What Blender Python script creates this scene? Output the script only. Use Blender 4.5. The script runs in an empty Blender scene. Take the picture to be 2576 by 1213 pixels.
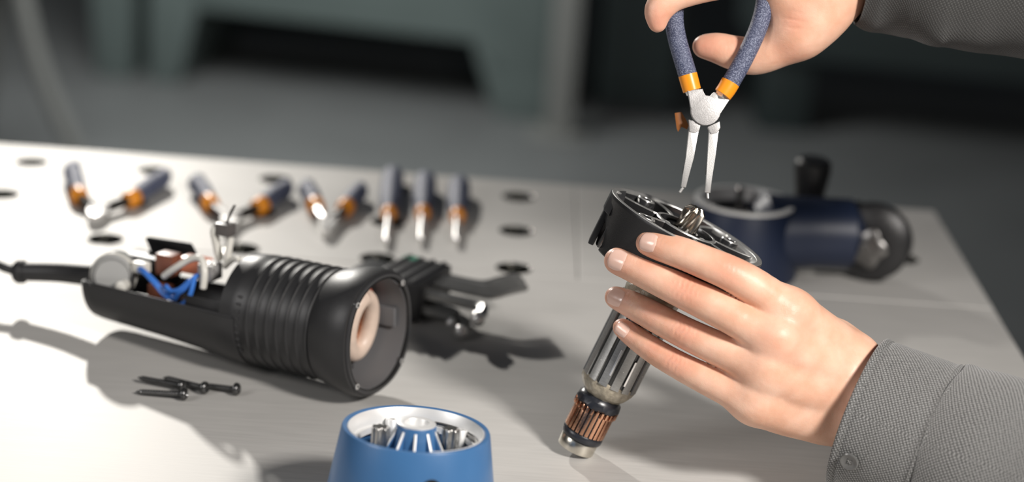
import bpy, bmesh, math, random
import numpy as np
from mathutils import Vector, Matrix, Quaternion
random.seed(7); np.random.seed(7)
SC = bpy.context.scene
COL = SC.collection
PI = math.pi
S = 0.001            # everything below is written in millimetres
T = 900.0            # height of the bench top above the floor
# ------------------------------------------------------------------ camera
F = 5000.0; H = 538.0; ROLL = math.radians(4.1); PITCH = math.atan(1628/5000)
sp, cp = math.sin(PITCH), math.cos(PITCH)
FWD = Vector((0, cp, -sp)); R0 = Vector((1, 0, 0)); U0 = Vector((0, sp, cp))
RIGHT = R0*math.cos(ROLL) + U0*math.sin(ROLL)
UP = -R0*math.sin(ROLL) + U0*math.cos(ROLL)
CAMP = Vector((0, 0, T+H))
cd = bpy.data.cameras.new('camera'); cam = bpy.data.objects.new('camera', cd); COL.objects.link(cam)
cam.matrix_world = Matrix.Translation(CAMP*S) @ Matrix((RIGHT, UP, -FWD)).transposed().to_4x4()
cd.sensor_width = 36; cd.lens = F/2576*36; cd.clip_start = 0.05; cd.clip_end = 60
cd.dof.use_dof = True; cd.dof.focus_distance = 1.255; cd.dof.aperture_fstop = 3.1; cd.dof.aperture_blades = 0
SC.camera = cam
# ------------------------------------------------------------------ light and exposure
w = bpy.data.worlds.new('world'); SC.world = w; w.use_nodes = True
w.node_tree.nodes['Background'].inputs[0].default_value = (0.80, 0.88, 1.0, 1)
w.node_tree.nodes['Background'].inputs[1].default_value = 0.05
SC.view_settings.view_transform = 'Standard'; SC.view_settings.look = 'None'
SC.view_settings.exposure = 0.0; SC.view_settings.gamma = 1.0
SC.view_settings.use_curve_mapping = False

def light(kind, name, loc, target, power, size=0.1, color=(1, 1, 1), spot=None, blend=0.3, sy=None):
    ld = bpy.data.lights.new(name, kind); o = bpy.data.objects.new(name, ld); COL.objects.link(o)
    ld.energy = power; ld.color = color
    if kind == 'AREA':
        ld.size = size
        if sy: ld.shape = 'RECTANGLE'; ld.size_y = sy
    else: ld.shadow_soft_size = size
    if spot: ld.spot_size = math.radians(spot); ld.spot_blend = blend
    o.location = Vector(loc)*S
    d = (Vector(target)-Vector(loc)).normalized()
    o.rotation_euler = d.to_track_quat('-Z', 'Y').to_euler()
    return o
light('SPOT', 'key_light', (-740, 2950, T+800), (-200, 1430, T), 100, 0.035, (1, 0.96, 0.90), 46, 1.0)
light('AREA', 'front_light', (640, 480, T+800), (60, 1270, T+110), 19, 0.16, (1, 0.95, 0.9))
light('AREA', 'side_fill', (-900, 700, T+600), (-100, 1300, T+60), 3.8, 0.35, (1, 0.97, 0.95))  # fill lamp added to lift the shadows around the housing
light('AREA', 'background_fill', (-900, 4300, 1700), (-600, 5500, 100), 40, 1.0, (0.97, 1, 0.98))  # unseen lamp added to brighten the machine base and the floor behind

# ------------------------------------------------------------------ helpers
def pt(px, py, Z):
    x = px-1288; y = py-606.5
    return CAMP + (RIGHT*(x/F) - UP*(y/F) + FWD)*Z
def tp(px, py, h=0.0):
    d = pt(px, py, 1.0)-CAMP
    return CAMP + d*((H-h)/-d.z)
def hexlin(c):
    return tuple(((v/12.92) if v <= .04045 else ((v+.055)/1.055)**2.4) for v in c)
MATS = {}
def mat(name, col, rough=0.5, metal=0.0, spec=0.5, noise=0.0, nscale=200.0, bump=0.0, bscale=400.0, coat=0.0, sss=0.0,
        stretch=None, rvar=0.0, aniso=0.0):
    if name in MATS: return MATS[name]
    m = bpy.data.materials.new(name); m.use_nodes = True; nt = m.node_tree; N = nt.nodes; L = nt.links
    b = N['Principled BSDF']
    b.inputs['Base Color'].default_value = (*col, 1); b.inputs['Roughness'].default_value = rough
    b.inputs['Metallic'].default_value = metal; b.inputs['Specular IOR Level'].default_value = spec
    b.inputs['Coat Weight'].default_value = coat; b.inputs['Coat Roughness'].default_value = 0.15
    tc = N.new('ShaderNodeTexCoord'); mp = N.new('ShaderNodeMapping'); L.new(tc.outputs['Object'], mp.inputs[0])
    if stretch: mp.inputs['Scale'].default_value = stretch
    if noise:
        n = N.new('ShaderNodeTexNoise'); n.inputs['Scale'].default_value = nscale; n.inputs['Detail'].default_value = 6
        L.new(mp.outputs[0], n.inputs['Vector'])
        mx = N.new('ShaderNodeMix'); mx.data_type = 'RGBA'
        mx.inputs[6].default_value = (*[c*(1-noise) for c in col], 1); mx.inputs[7].default_value = (*[min(1, c*(1+noise)) for c in col], 1)
        L.new(n.outputs['Fac'], mx.inputs[0]); L.new(mx.outputs[2], b.inputs['Base Color'])
        if rvar:
            mr = N.new('ShaderNodeMapRange'); mr.inputs['To Min'].default_value = rough-rvar; mr.inputs['To Max'].default_value = rough+rvar
            L.new(n.outputs['Fac'], mr.inputs['Value']); L.new(mr.outputs[0], b.inputs['Roughness'])
    if bump:
        n2 = N.new('ShaderNodeTexNoise'); n2.inputs['Scale'].default_value = bscale; n2.inputs['Detail'].default_value = 4
        L.new(mp.outputs[0], n2.inputs['Vector'])
        bp = N.new('ShaderNodeBump'); bp.inputs['Strength'].default_value = bump; bp.inputs['Distance'].default_value = 0.0006
        L.new(n2.outputs['Fac'], bp.inputs['Height']); L.new(bp.outputs[0], b.inputs['Normal'])
    MATS[name] = m
    return m

def xf(bm_part, M):
    bmesh.ops.transform(bm_part, matrix=M, verts=bm_part.verts)
def obj(name, bm, m, parent=None, smooth=True, sharp=40, M=None, label=None, keep=False):
    if M is not None: xf(bm, M)
    me = bpy.data.meshes.new(name)
    bmesh.ops.recalc_face_normals(bm, faces=bm.faces)
    bmesh.ops.scale(bm, vec=(S, S, S), verts=bm.verts)
    bm.to_mesh(me); bm.free()
    if smooth:
        for p in me.polygons: p.use_smooth = True
        me.set_sharp_from_angle(angle=math.radians(sharp))
    o = bpy.data.objects.new(name, me); COL.objects.link(o)
    if m: me.materials.append(m)
    if parent is not None: o.parent = parent
    if label: o['label'] = label
    return o
def thing(name, label, cat, M=None, group=None):
    o = bpy.data.objects.new(name, None); COL.objects.link(o); o.empty_display_size = 0.02
    if M is not None:
        M2 = M.copy(); M2.translation = M.translation*S; o.matrix_world = M2
    o['label'] = label; o['category'] = cat
    if group: o['group'] = group
    return o
def frame(loc, z, x=None):
    z = Vector(z).normalized()
    if x is None: x = Vector((1, 0, 0)) if abs(z.x) < .9 else Vector((0, 1, 0))
    x = Vector(x); x = (x - z*x.dot(z)).normalized(); y = z.cross(x)
    M = Matrix((x, y, z)).transposed().to_4x4(); M.translation = Vector(loc); return M
def lathe(bm, prof, seg=48, M=None, close=False, a0=0.0, a1=2*PI, rf=None, capped=True):
    """revolve (r,z) profile about z; rf(angle,z)->radius factor"""
    full = abs(a1-a0-2*PI) < 1e-6; n = seg if full else seg+1
    rings = []
    for r, z in prof:
        ring = []
        for i in range(n):
            a = a0+(a1-a0)*i/seg; rr = r*(rf(a, z) if rf else 1)
            v = Vector((rr*math.cos(a), rr*math.sin(a), z))
            if M is not None: v = M @ v
            ring.append(bm.verts.new(v))
        rings.append(ring)
    pairs = list(zip(rings[:-1], rings[1:]))
    if close: pairs.append((rings[-1], rings[0]))
    for A, B in pairs:
        for i in range(n if full else n-1):
            j = (i+1) % n
            bm.faces.new((A[i], A[j], B[j], B[i]))
    if full and capped and not close:
        for ring in (rings[0], rings[-1]):
            try: bm.faces.new(ring)
            except ValueError: pass
    if not full and close:
        for k in (0, n-1):
            try: bm.faces.new([r[k] for r in rings])
            except ValueError: pass
    return bm
def lat(prof, **k):
    return lathe(bmesh.new(), prof, **k)
def catmull(P, n=6):
    P = [Vector(p) for p in P]; out = []
    for i in range(len(P)-1):
        p0 = P[max(i-1, 0)]; p1 = P[i]; p2 = P[i+1]; p3 = P[min(i+2, len(P)-1)]
        for k in range(n):
            t = k/n
            out.append(0.5*((2*p1)+(-p0+p2)*t+(2*p0-5*p1+4*p2-p3)*t*t+(-p0+3*p1-3*p2+p3)*t**3))
    out.append(P[-1]); return out
def tube(bm, P, r, seg=12, n=6, sm=True, flat=1.0, up=None, endround=True):
    """tube through points P; r number or list per point (interpolated). flat squashes along 'up'"""
    Pn = len(P)
    rs = r if isinstance(r, (list, tuple)) else [r]*Pn
    if sm and Pn > 2:
        Q = catmull([Vector((*p, q)).to_3d() if False else Vector(p) for p, q in zip(P, rs)], n)
        R = []
        for i in range(Pn-1):
            for k in range(n): R.append(rs[i]+(rs[i+1]-rs[i])*k/n)
        R.append(rs[-1])
    else: Q = [Vector(p) for p in P]; R = list(rs)
    if endround:
        d0 = (Q[0]-Q[1]).normalized(); d1 = (Q[-1]-Q[-2]).normalized()
        Q = [Q[0]+d0*R[0]*.30]+Q+[Q[-1]+d1*R[-1]*.30]; R = [R[0]*.7]+R+[R[-1]*.7]
    u = Vector(up) if up else Vector((0, 0, 1)); rings = []
    prev = None
    for i, p in enumerate(Q):
        d = (Q[min(i+1, len(Q)-1)]-Q[max(i-1, 0)]).normalized()
        if prev is None:
            a = u - d*u.dot(d)
            if a.length < 1e-3: a = Vector((1, 0, 0))-d*d.x
        else: a = prev - d*prev.dot(d)
        a.normalize(); prev = a; b = d.cross(a)
        rings.append([bm.verts.new(p+(a*math.cos(t)*flat+b*math.sin(t))*R[i]) for t in [2*PI*k/seg for k in range(seg)]])
    for A, B in zip(rings[:-1], rings[1:]):
        for i in range(seg): bm.faces.new((A[i], A[(i+1) % seg], B[(i+1) % seg], B[i]))
    bm.faces.new(rings[0]); bm.faces.new(rings[-1]); return bm
def tub(P, r, **k): return tube(bmesh.new(), P, r, **k)
def prism(bm, pts, z0, z1, M=None, bev=0.0):
    t = bmesh.new()
    a = [t.verts.new((p[0], p[1], z0)) for p in pts]; b = [t.verts.new((p[0], p[1], z1)) for p in pts]
    t.faces.new(a[::-1]); t.faces.new(b); n = len(pts)
    for i in range(n): t.faces.new((a[i], a[(i+1) % n], b[(i+1) % n], b[i]))
    if bev: bmesh.ops.bevel(t, geom=list(t.edges), offset=bev, segments=2, profile=0.6, affect='EDGES', clamp_overlap=True)
    if M is not None: xf(t, M)
    me = bpy.data.meshes.new('tmp'); t.to_mesh(me); t.free(); bm.from_mesh(me); bpy.data.meshes.remove(me)
    return bm
def box(bm, c, s, M=None, bev=0.0):
    x, y, z = c; a, b, h = s[0]/2, s[1]/2, s[2]/2
    return prism(bm, [(x-a, y-b), (x+a, y-b), (x+a, y+b), (x-a, y+b)], z-h, z+h, M, bev)
def bx(c, s, **k): return box(bmesh.new(), c, s, **k)
def boolean(o, cutbm):
    me = bpy.data.meshes.new('cut'); bmesh.ops.recalc_face_normals(cutbm, faces=cutbm.faces)
    bmesh.ops.scale(cutbm, vec=(S, S, S), verts=cutbm.verts); cutbm.to_mesh(me); cutbm.free()
    c = bpy.data.objects.new('cut', me); COL.objects.link(c)
    par = o.parent; o.parent = None
    md = o.modifiers.new('b', 'BOOLEAN'); md.object = c; md.operation = 'DIFFERENCE'; md.solver = 'EXACT'
    dg = bpy.context.evaluated_depsgraph_get(); dg.update()
    new = bpy.data.meshes.new_from_object(o.evaluated_get(dg))
    o.modifiers.clear(); o.data = new; o.parent = par
    for p in new.polygons: p.use_smooth = True
    new.set_sharp_from_angle(angle=math.radians(35))
    bpy.data.objects.remove(c)
def struct(name, bm, m, smooth=False):
    o = obj(name, bm, m, smooth=smooth); o['kind'] = 'structure'; return o

# ------------------------------------------------------------------ materials
M_floor = mat('floor_concrete', (0.16, 0.163, 0.163), 0.45, noise=.25, nscale=2.5, bump=.1)
M_wall = mat('wall_paint', (0.05, 0.06, 0.06), 0.7, noise=.1, nscale=3)
M_teal = mat('teal_machine_paint', (0.10, 0.125, 0.12), 0.45, noise=.08, nscale=5)
M_teald = mat('dark_teal_paint', (0.022, 0.032, 0.032), 0.5, noise=.1, nscale=5)
M_postg = mat('grey_post_paint', (0.20, 0.20, 0.19), 0.5, noise=.08, nscale=8)
M_rubber = mat('black_rubber', (0.022, 0.022, 0.023), 0.42, noise=.15, nscale=300, bump=.15, bscale=1500)
M_blackpl = mat('black_plastic', (0.016, 0.016, 0.017), 0.36, bump=.22, bscale=1800)
M_darkpl = mat('dark_grey_plastic', (0.035, 0.035, 0.037), 0.33, bump=.1, bscale=1200)
M_inner = mat('grey_inner_plastic', (0.14, 0.14, 0.145), 0.35)
M_blue = mat('blue_painted_casting', (0.05, 0.15, 0.33), 0.36, noise=.06, nscale=60, bump=.05, bscale=900, coat=.25)
M_navy = mat('navy_painted_casting', (0.010, 0.018, 0.045), 0.45, noise=.1, nscale=60)
M_steel = mat('bright_steel', (0.86, 0.85, 0.83), 0.30, .75, noise=.1, nscale=150, bump=.1, bscale=1500)
M_satin = mat('satin_steel', (0.42, 0.41, 0.405), 0.45, 0.35, noise=.16, nscale=260, bump=.3, bscale=1600)
M_dsteel = mat('dark_steel', (0.20, 0.195, 0.19), 0.3, 1.0, noise=.25, nscale=220)
M_blacksteel = mat('blackened_steel', (0.10, 0.10, 0.10), 0.25, 0.85, noise=.2, nscale=300)
M_alu = mat('machined_aluminium', (0.80, 0.80, 0.79), 0.42, 0.4, noise=.05, nscale=90)
M_grip = mat('speckled_navy_grip', (0.10, 0.125, 0.215), 0.45, noise=.75, nscale=2200, bump=.6, bscale=2400)
M_orange = mat('orange_plastic', (0.85, 0.30, 0.015), 0.34, noise=.06, nscale=90)
M_copper = mat('copper', (0.60, 0.33, 0.21), 0.26, 1.0, noise=.35, nscale=500, rvar=.12)
M_mica = mat('dark_resin', (0.018, 0.020, 0.026), 0.3, noise=.2, nscale=300)
M_varnish = mat('varnished_winding', (0.33, 0.29, 0.22), 0.35, noise=.55, nscale=330, bump=.9, bscale=420, coat=.4)
M_whitewire = mat('white_insulation', (0.74, 0.72, 0.66), 0.35)
M_bluewire = mat('blue_insulation', (0.05, 0.20, 0.66), 0.3, coat=.2)
M_brown = mat('brown_phenolic', (0.20, 0.07, 0.04), 0.4, noise=.15, nscale=150)
M_clear = mat('milky_plastic', (0.42, 0.42, 0.41), 0.22, coat=.5)
M_coil = mat('taped_coil', (0.66, 0.52, 0.43), 0.4, noise=.22, nscale=120, bump=.2)
M_redcoil = mat('lacquered_copper_coil', (0.42, 0.11, 0.07), 0.3, noise=.3, nscale=200, coat=.4)
M_button = mat('grey_button_plastic', (0.10, 0.10, 0.098), 0.25, coat=.3)
M_thread = mat('sewing_thread', (0.17, 0.17, 0.165), 0.8)

def speckle(m):
    N = m.node_tree.nodes; L = m.node_tree.links; b = N['Principled BSDF']
    tc = N.new('ShaderNodeTexCoord'); n = N.new('ShaderNodeTexNoise'); n.inputs['Scale'].default_value = 1500; n.inputs['Detail'].default_value = 3
    L.new(tc.outputs['Object'], n.inputs['Vector']); r = N.new('ShaderNodeValToRGB')
    r.color_ramp.elements[0].position = .45; r.color_ramp.elements[1].position = .72
    r.color_ramp.elements[0].color = (.038, .048, .10, 1); r.color_ramp.elements[1].color = (.30, .33, .44, 1)
    L.new(n.outputs['Fac'], r.inputs[0]); L.new(r.outputs[0], b.inputs['Base Color'])
speckle(M_grip)
def steel_table():
    m = bpy.data.materials.new('brushed_bench_steel'); m.use_nodes = True; N = m.node_tree.nodes; L = m.node_tree.links
    b = N['Principled BSDF']; b.inputs['Metallic'].default_value = 0.18
    tc = N.new('ShaderNodeTexCoord'); mp = N.new('ShaderNodeMapping'); mp.inputs['Scale'].default_value = (3, 60, 60)
    L.new(tc.outputs['Object'], mp.inputs[0])
    n = N.new('ShaderNodeTexNoise'); n.inputs['Scale'].default_value = 8; n.inputs['Detail'].default_value = 8; L.new(mp.outputs[0], n.inputs['Vector'])
    n2 = N.new('ShaderNodeTexNoise'); n2.inputs['Scale'].default_value = 5; n2.inputs['Detail'].default_value = 5; L.new(tc.outputs['Object'], n2.inputs['Vector'])
    r = N.new('ShaderNodeValToRGB'); r.color_ramp.elements[0].position = .3; r.color_ramp.elements[1].position = .75
    r.color_ramp.elements[0].color = (.45, .44, .42, 1); r.color_ramp.elements[1].color = (.58, .565, .54, 1)
    mx = N.new('ShaderNodeMath'); mx.operation = 'MULTIPLY_ADD'; mx.inputs[1].default_value = .5
    ml = N.new('ShaderNodeMath'); ml.operation = 'MULTIPLY'; ml.inputs[1].default_value = .5
    L.new(n2.outputs['Fac'], ml.inputs[0]); L.new(n.outputs['Fac'], mx.inputs[0]); L.new(ml.outputs[0], mx.inputs[2])
    L.new(mx.outputs[0], r.inputs[0]); L.new(r.outputs[0], b.inputs['Base Color'])
    mr = N.new('ShaderNodeMapRange'); mr.inputs['To Min'].default_value = .50; mr.inputs['To Max'].default_value = .62
    L.new(mx.outputs[0], mr.inputs[0]); L.new(mr.outputs[0], b.inputs['Roughness'])
    bp = N.new('ShaderNodeBump'); bp.inputs['Strength'].default_value = .12; bp.inputs['Distance'].default_value = .0003
    L.new(n.outputs['Fac'], bp.inputs['Height']); L.new(bp.outputs[0], b.inputs['Normal'])
    return m
M_table = steel_table()

def skin_mat():
    m = bpy.data.materials.new('skin'); m.use_nodes = True; N = m.node_tree.nodes; L = m.node_tree.links
    b = N['Principled BSDF']; b.inputs['Roughness'].default_value = .44; b.inputs['Specular IOR Level'].default_value = .42
    b.inputs['Subsurface Weight'].default_value = .28; b.inputs['Subsurface Radius'].default_value = (1.0, .38, .22)
    b.inputs['Subsurface Scale'].default_value = .0045
    tc = N.new('ShaderNodeTexCoord')
    n = N.new('ShaderNodeTexNoise'); n.inputs['Scale'].default_value = 55; n.inputs['Detail'].default_value = 5; L.new(tc.outputs['Object'], n.inputs['Vector'])
    r = N.new('ShaderNodeValToRGB'); r.color_ramp.elements[0].position = .35; r.color_ramp.elements[1].position = .68
    r.color_ramp.elements[0].color = (.70, .39, .265, 1); r.color_ramp.elements[1].color = (.81, .52, .385, 1)
    L.new(n.outputs['Fac'], r.inputs[0])
    at = N.new('ShaderNodeAttribute'); at.attribute_name = 'flush'
    mx = N.new('ShaderNodeMix'); mx.data_type = 'RGBA'; mx.inputs[7].default_value = (.72, .27, .18, 1)
    L.new(at.outputs['Fac'], mx.inputs[0]); L.new(r.outputs[0], mx.inputs[6]); L.new(mx.outputs[2], b.inputs['Base Color'])
    v = N.new('ShaderNodeTexVoronoi'); v.inputs['Scale'].default_value = 900; v.feature = 'DISTANCE_TO_EDGE'; L.new(tc.outputs['Object'], v.inputs['Vector'])
    n3 = N.new('ShaderNodeTexNoise'); n3.inputs['Scale'].default_value = 260; n3.inputs['Detail'].default_value = 6; L.new(tc.outputs['Object'], n3.inputs['Vector'])
    ad = N.new('ShaderNodeMath'); ad.operation = 'MULTIPLY_ADD'; ad.inputs[1].default_value = .35
    L.new(v.outputs['Distance'], ad.inputs[0]); L.new(n3.outputs['Fac'], ad.inputs[2])
    bp = N.new('ShaderNodeBump'); bp.inputs['Strength'].default_value = .35; bp.inputs['Distance'].default_value = .0006
    L.new(ad.outputs[0], bp.inputs['Height']); L.new(bp.outputs[0], b.inputs['Normal'])
    return m
M_skin = skin_mat()
M_nail = mat('fingernail', (.83, .55, .45), .2, sss=.1, coat=.4, noise=.04, nscale=80)

def cloth_mat(name, c0, c1, pitch=1.5):
    m = bpy.data.materials.new(name); m.use_nodes = True; N = m.node_tree.nodes; L = m.node_tree.links
    b = N['Principled BSDF']; b.inputs['Roughness'].default_value = .85; b.inputs['Specular IOR Level'].default_value = .2
    b.inputs['Sheen Weight'].default_value = .25
    uv = N.new('ShaderNodeUVMap'); mp = N.new('ShaderNodeMapping'); mp.inputs['Rotation'].default_value = (0, 0, .62)
    L.new(uv.outputs[0], mp.inputs[0])
    ws = []
    for d, k in (('X', 1.0), ('Y', .8)):
        wv = N.new('ShaderNodeTexWave'); wv.bands_direction = d; wv.inputs['Scale'].default_value = 2*PI/20*k/pitch
        wv.inputs['Distortion'].default_value = 1.2; wv.inputs['Detail'].default_value = 2; wv.inputs['Detail Scale'].default_value = 2
        L.new(mp.outputs[0], wv.inputs['Vector']); ws.append(wv)
    mu = N.new('ShaderNodeMath'); mu.operation = 'MULTIPLY'; L.new(ws[0].outputs['Fac'], mu.inputs[0]); L.new(ws[1].outputs['Fac'], mu.inputs[1])
    n = N.new('ShaderNodeTexNoise'); n.inputs['Scale'].default_value = .9; n.inputs['Detail'].default_value = 5; L.new(mp.outputs[0], n.inputs['Vector'])
    ad = N.new('ShaderNodeMath'); ad.operation = 'MULTIPLY_ADD'; ad.inputs[1].default_value = .8
    L.new(n.outputs['Fac'], ad.inputs[0]); L.new(mu.outputs[0], ad.inputs[2])
    r = N.new('ShaderNodeValToRGB'); r.color_ramp.elements[0].position = .3; r.color_ramp.elements[1].position = 1.0
    r.color_ramp.elements[0].color = (*c0, 1); r.color_ramp.elements[1].color = (*c1, 1)
    L.new(ad.outputs[0], r.inputs[0]); L.new(r.outputs[0], b.inputs['Base Color'])
    bp = N.new('ShaderNodeBump'); bp.inputs['Strength'].default_value = .5; bp.inputs['Distance'].default_value = .0004
    L.new(ad.outputs[0], bp.inputs['Height']); L.new(bp.outputs[0], b.inputs['Normal'])
    return m
M_cloth = cloth_mat('grey_twill', (.05, .05, .049), (.27, .27, .265))
M_cloth_shade = cloth_mat('grey_twill_shaded', (.03, .03, .029), (.07, .07, .068))  # same shirt twill, with the upper sleeve's shade put into its colour

# ------------------------------------------------------------------ the room
struct('floor', bx((0, 3500, -20), (12000, 12000, 40)), M_floor)
struct('wall_back', bx((0, 9000, 1500), (12000, 100, 3100)), M_wall)
struct('wall_left', bx((-5000, 3500, 1500), (100, 11000, 3100)), M_wall)
struct('wall_right', bx((5000, 3500, 1500), (100, 11000, 3100)), M_wall)

# ------------------------------------------------------------------ workbench
bench = thing('workbench', 'perforated light grey steel workbench that carries all the parts and tools', 'workbench', Matrix.Translation((0, 1300, T)))
HX = [3+114.5*k for k in range(-9, 4)]
def plate(x0, x1, y0, y1, rows):
    cu = bpy.data.curves.new('plate', 'CURVE'); cu.dimensions = '2D'; cu.fill_mode = 'BOTH'
    def poly(ps):
        s = cu.splines.new('POLY'); s.points.add(len(ps)-1); s.use_cyclic_u = True
        for q, p in zip(s.points, ps): q.co = (p[0]*S, (p[1]-1300)*S, 0, 1)
    poly([(x0, y0), (x1, y0), (x1, y1), (x0, y1)])
    for y in rows:
        for x in HX:
            if x0+18 < x < x1-18: poly([(x+14.5*math.cos(2*PI*k/40), y+14.5*math.sin(2*PI*k/40)) for k in range(40)])
    cu.extrude = 6.2*S; cu.bevel_depth = .9*S; cu.bevel_resolution = 2; cu.offset = -.9*S
    tmp = bpy.data.objects.new('tmp', cu); COL.objects.link(tmp)
    dg = bpy.context.evaluated_depsgraph_get(); dg.update()
    me = bpy.data.meshes.new_from_object(tmp.evaluated_get(dg)); bpy.data.objects.remove(tmp)
    o = bpy.data.objects.new('steel_plate', me); COL.objects.link(o); me.materials.clear(); me.materials.append(M_table)
    for p in me.polygons: p.use_smooth = True
    me.set_sharp_from_angle(angle=math.radians(50))
    o.parent = bench; o.location = (0, 0, -7.1*S); return o
M_holeshade = mat('hole_shade_steel', (.13, .13, .12), .2, 1.0)  # rings added for glints; their dark colour stands in for shade in the holes
rimo = None
def rims(x0, x1, rows):
    global rimo
    for y in rows:
        for x in HX:
            if x0+18 < x < x1-18:
                if rimo is None: rimo = o = obj('hole_shade_rim', lat([(14.0, -13.6), (14.05, -.9), (14.4, -.2), (14.9, .10), (15.3, .0), (14.8, -.6), (14.7, -13.6)], seg=40, close=True), M_holeshade, bench)
                else: o = rimo.copy(); COL.objects.link(o); o.parent = bench
                o.location = (x*S, (y-1300)*S, 0)
ROWS = (1579, 1682, 1787)
plate(-1150, 56.5, 1564.5, 1841, ROWS)
plate(57.5, 404, 1564.5, 1841, ROWS[1:])
plate(-1150, 404, 700, 1563.5, (1000,))
rims(-1150, 56.5, ROWS); rims(57.5, 404, ROWS[1:])
for x in (-1100, 350):
    for y in (760, 1790): obj('leg', bx((x, y-1300, -465), (60, 60, 870), bev=3), M_postg, bench)
for y in (745, 1800): obj('apron', bx((-375, y-1300, -60), (1480, 40, 76), bev=2), M_postg, bench)
for x in (-1120, 372): obj('apron', bx((x, -30, -60), (30, 1030, 76), bev=2), M_postg, bench)

# ------------------------------------------------------------------ background machines
def bgx(px, Z): return (px-1288)/F*Z
mc = thing('machine_stand', 'pale teal machine base with a long raised belly and broad feet on the floor', 'machine', Matrix.Translation((-500, 5900, 0)))
def W(name, bm, m, par, **k):   # world-millimetre mesh under a thing
    inv = Matrix.Translation(-par.location/S)
    return obj(name, bm, m, par, M=inv, **k)
Mz = Matrix.Translation((-430, 5900, 0)) @ Matrix.Rotation(-.13, 4, 'Z')
def vert_prism(pts, y0, y1, M, bev=8):
    b = bmesh.new(); prism(b, pts, y0, y1, None, bev); xf(b, M @ Matrix.Rotation(PI/2, 4, 'X')); return b
W('belly_panel', vert_prism([(-560, 330), (-500, 225), (330, 225), (395, 130), (560, 130), (560, 1200), (-560, 1200)], -300, 300, Mz), M_teal, mc)
W('foot', vert_prism([(395, 0), (560, 0), (560, 260), (300, 260)], -302, 298, Mz), M_teal, mc)
W('foot', vert_prism([(-640, 0), (-545, 0), (-480, 300), (-640, 300)], -302, 298, Mz), M_teal, mc)
W('foot', vert_prism([(-800, 0), (-690, 0), (-690, 500), (-840, 500)], -302, 298, Mz), M_teal, mc)
W('end_cabinet', bx((-745, 0, 750), (180, 560, 900), M=Mz, bev=8), M_teal, mc)
W('end_cabinet', bx((-605, 20, 850), (100, 560, 1000), M=Mz, bev=8), M_teal, mc)
W('crossbar', bx((-100, 250, 90), (1000, 40, 60), M=Mz, bev=4), M_teald, mc)
po = thing('support_post', 'plain light grey square steel post rising from the floor behind the bench', 'post', Matrix.Translation((110, 5400, 0)))
W('post', bx((106, 5400, 1300), (76, 76, 2600), bev=6), M_postg, po)
W('base_plate', bx((106, 5400, 6), (160, 160, 12), bev=3), M_postg, po)
st = thing('floor_stand', 'dark grey slanting steel stand leg at the far left edge', 'stand', Matrix.Translation((-1180, 4700, 0)))
W('leg', tub([(-1240, 4700, 560), (-1180, 4700, 280), (-1060, 4700, 0)], 22, n=4), M_postg, st)
W('leg', tub([(-1290, 4800, 600), (-1330, 4850, 300), (-1380, 4900, 0)], 22, n=4), M_postg, st)
W('top_plate', bx((-1265, 4750, 590), (160, 200, 24), bev=4), M_teald, st)
cb = thing('tool_cabinet', 'narrow very dark teal cabinet standing right of the grey post', 'cabinet', Matrix.Translation((420, 5800, 0)))
W('body', bx((330, 5900, 700), (230, 500, 1320), bev=8), M_teald, cb)
W('plinth', bx((330, 5900, 20), (210, 470, 40)), M_blackpl, cb)
W('door', bx((330, 5642, 720), (205, 16, 1240), bev=3), M_teald, cb)
W('handle', bx((410, 5630, 760), (14, 14, 160), bev=3), M_postg, cb)
mb = thing('machine_bed', 'long very dark teal machine bed on two feet at the far right', 'machine', Matrix.Translation((1100, 5600, 0)))
W('bed', vert_prism([(-560, 330), (-480, 220), (700, 220), (780, 120), (1100, 120), (1100, 800), (-560, 800)], -250, 250, Matrix.Translation((1180, 5800, 0)) @ Matrix.Rotation(-.1, 4, 'Z')), M_teald, mb)
W('foot', bx((760, 5830, 150), (150, 420, 300), bev=8), M_teald, mb)
W('foot', bx((2100, 5700, 150), (180, 420, 300), bev=8), M_teald, mb)

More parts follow.
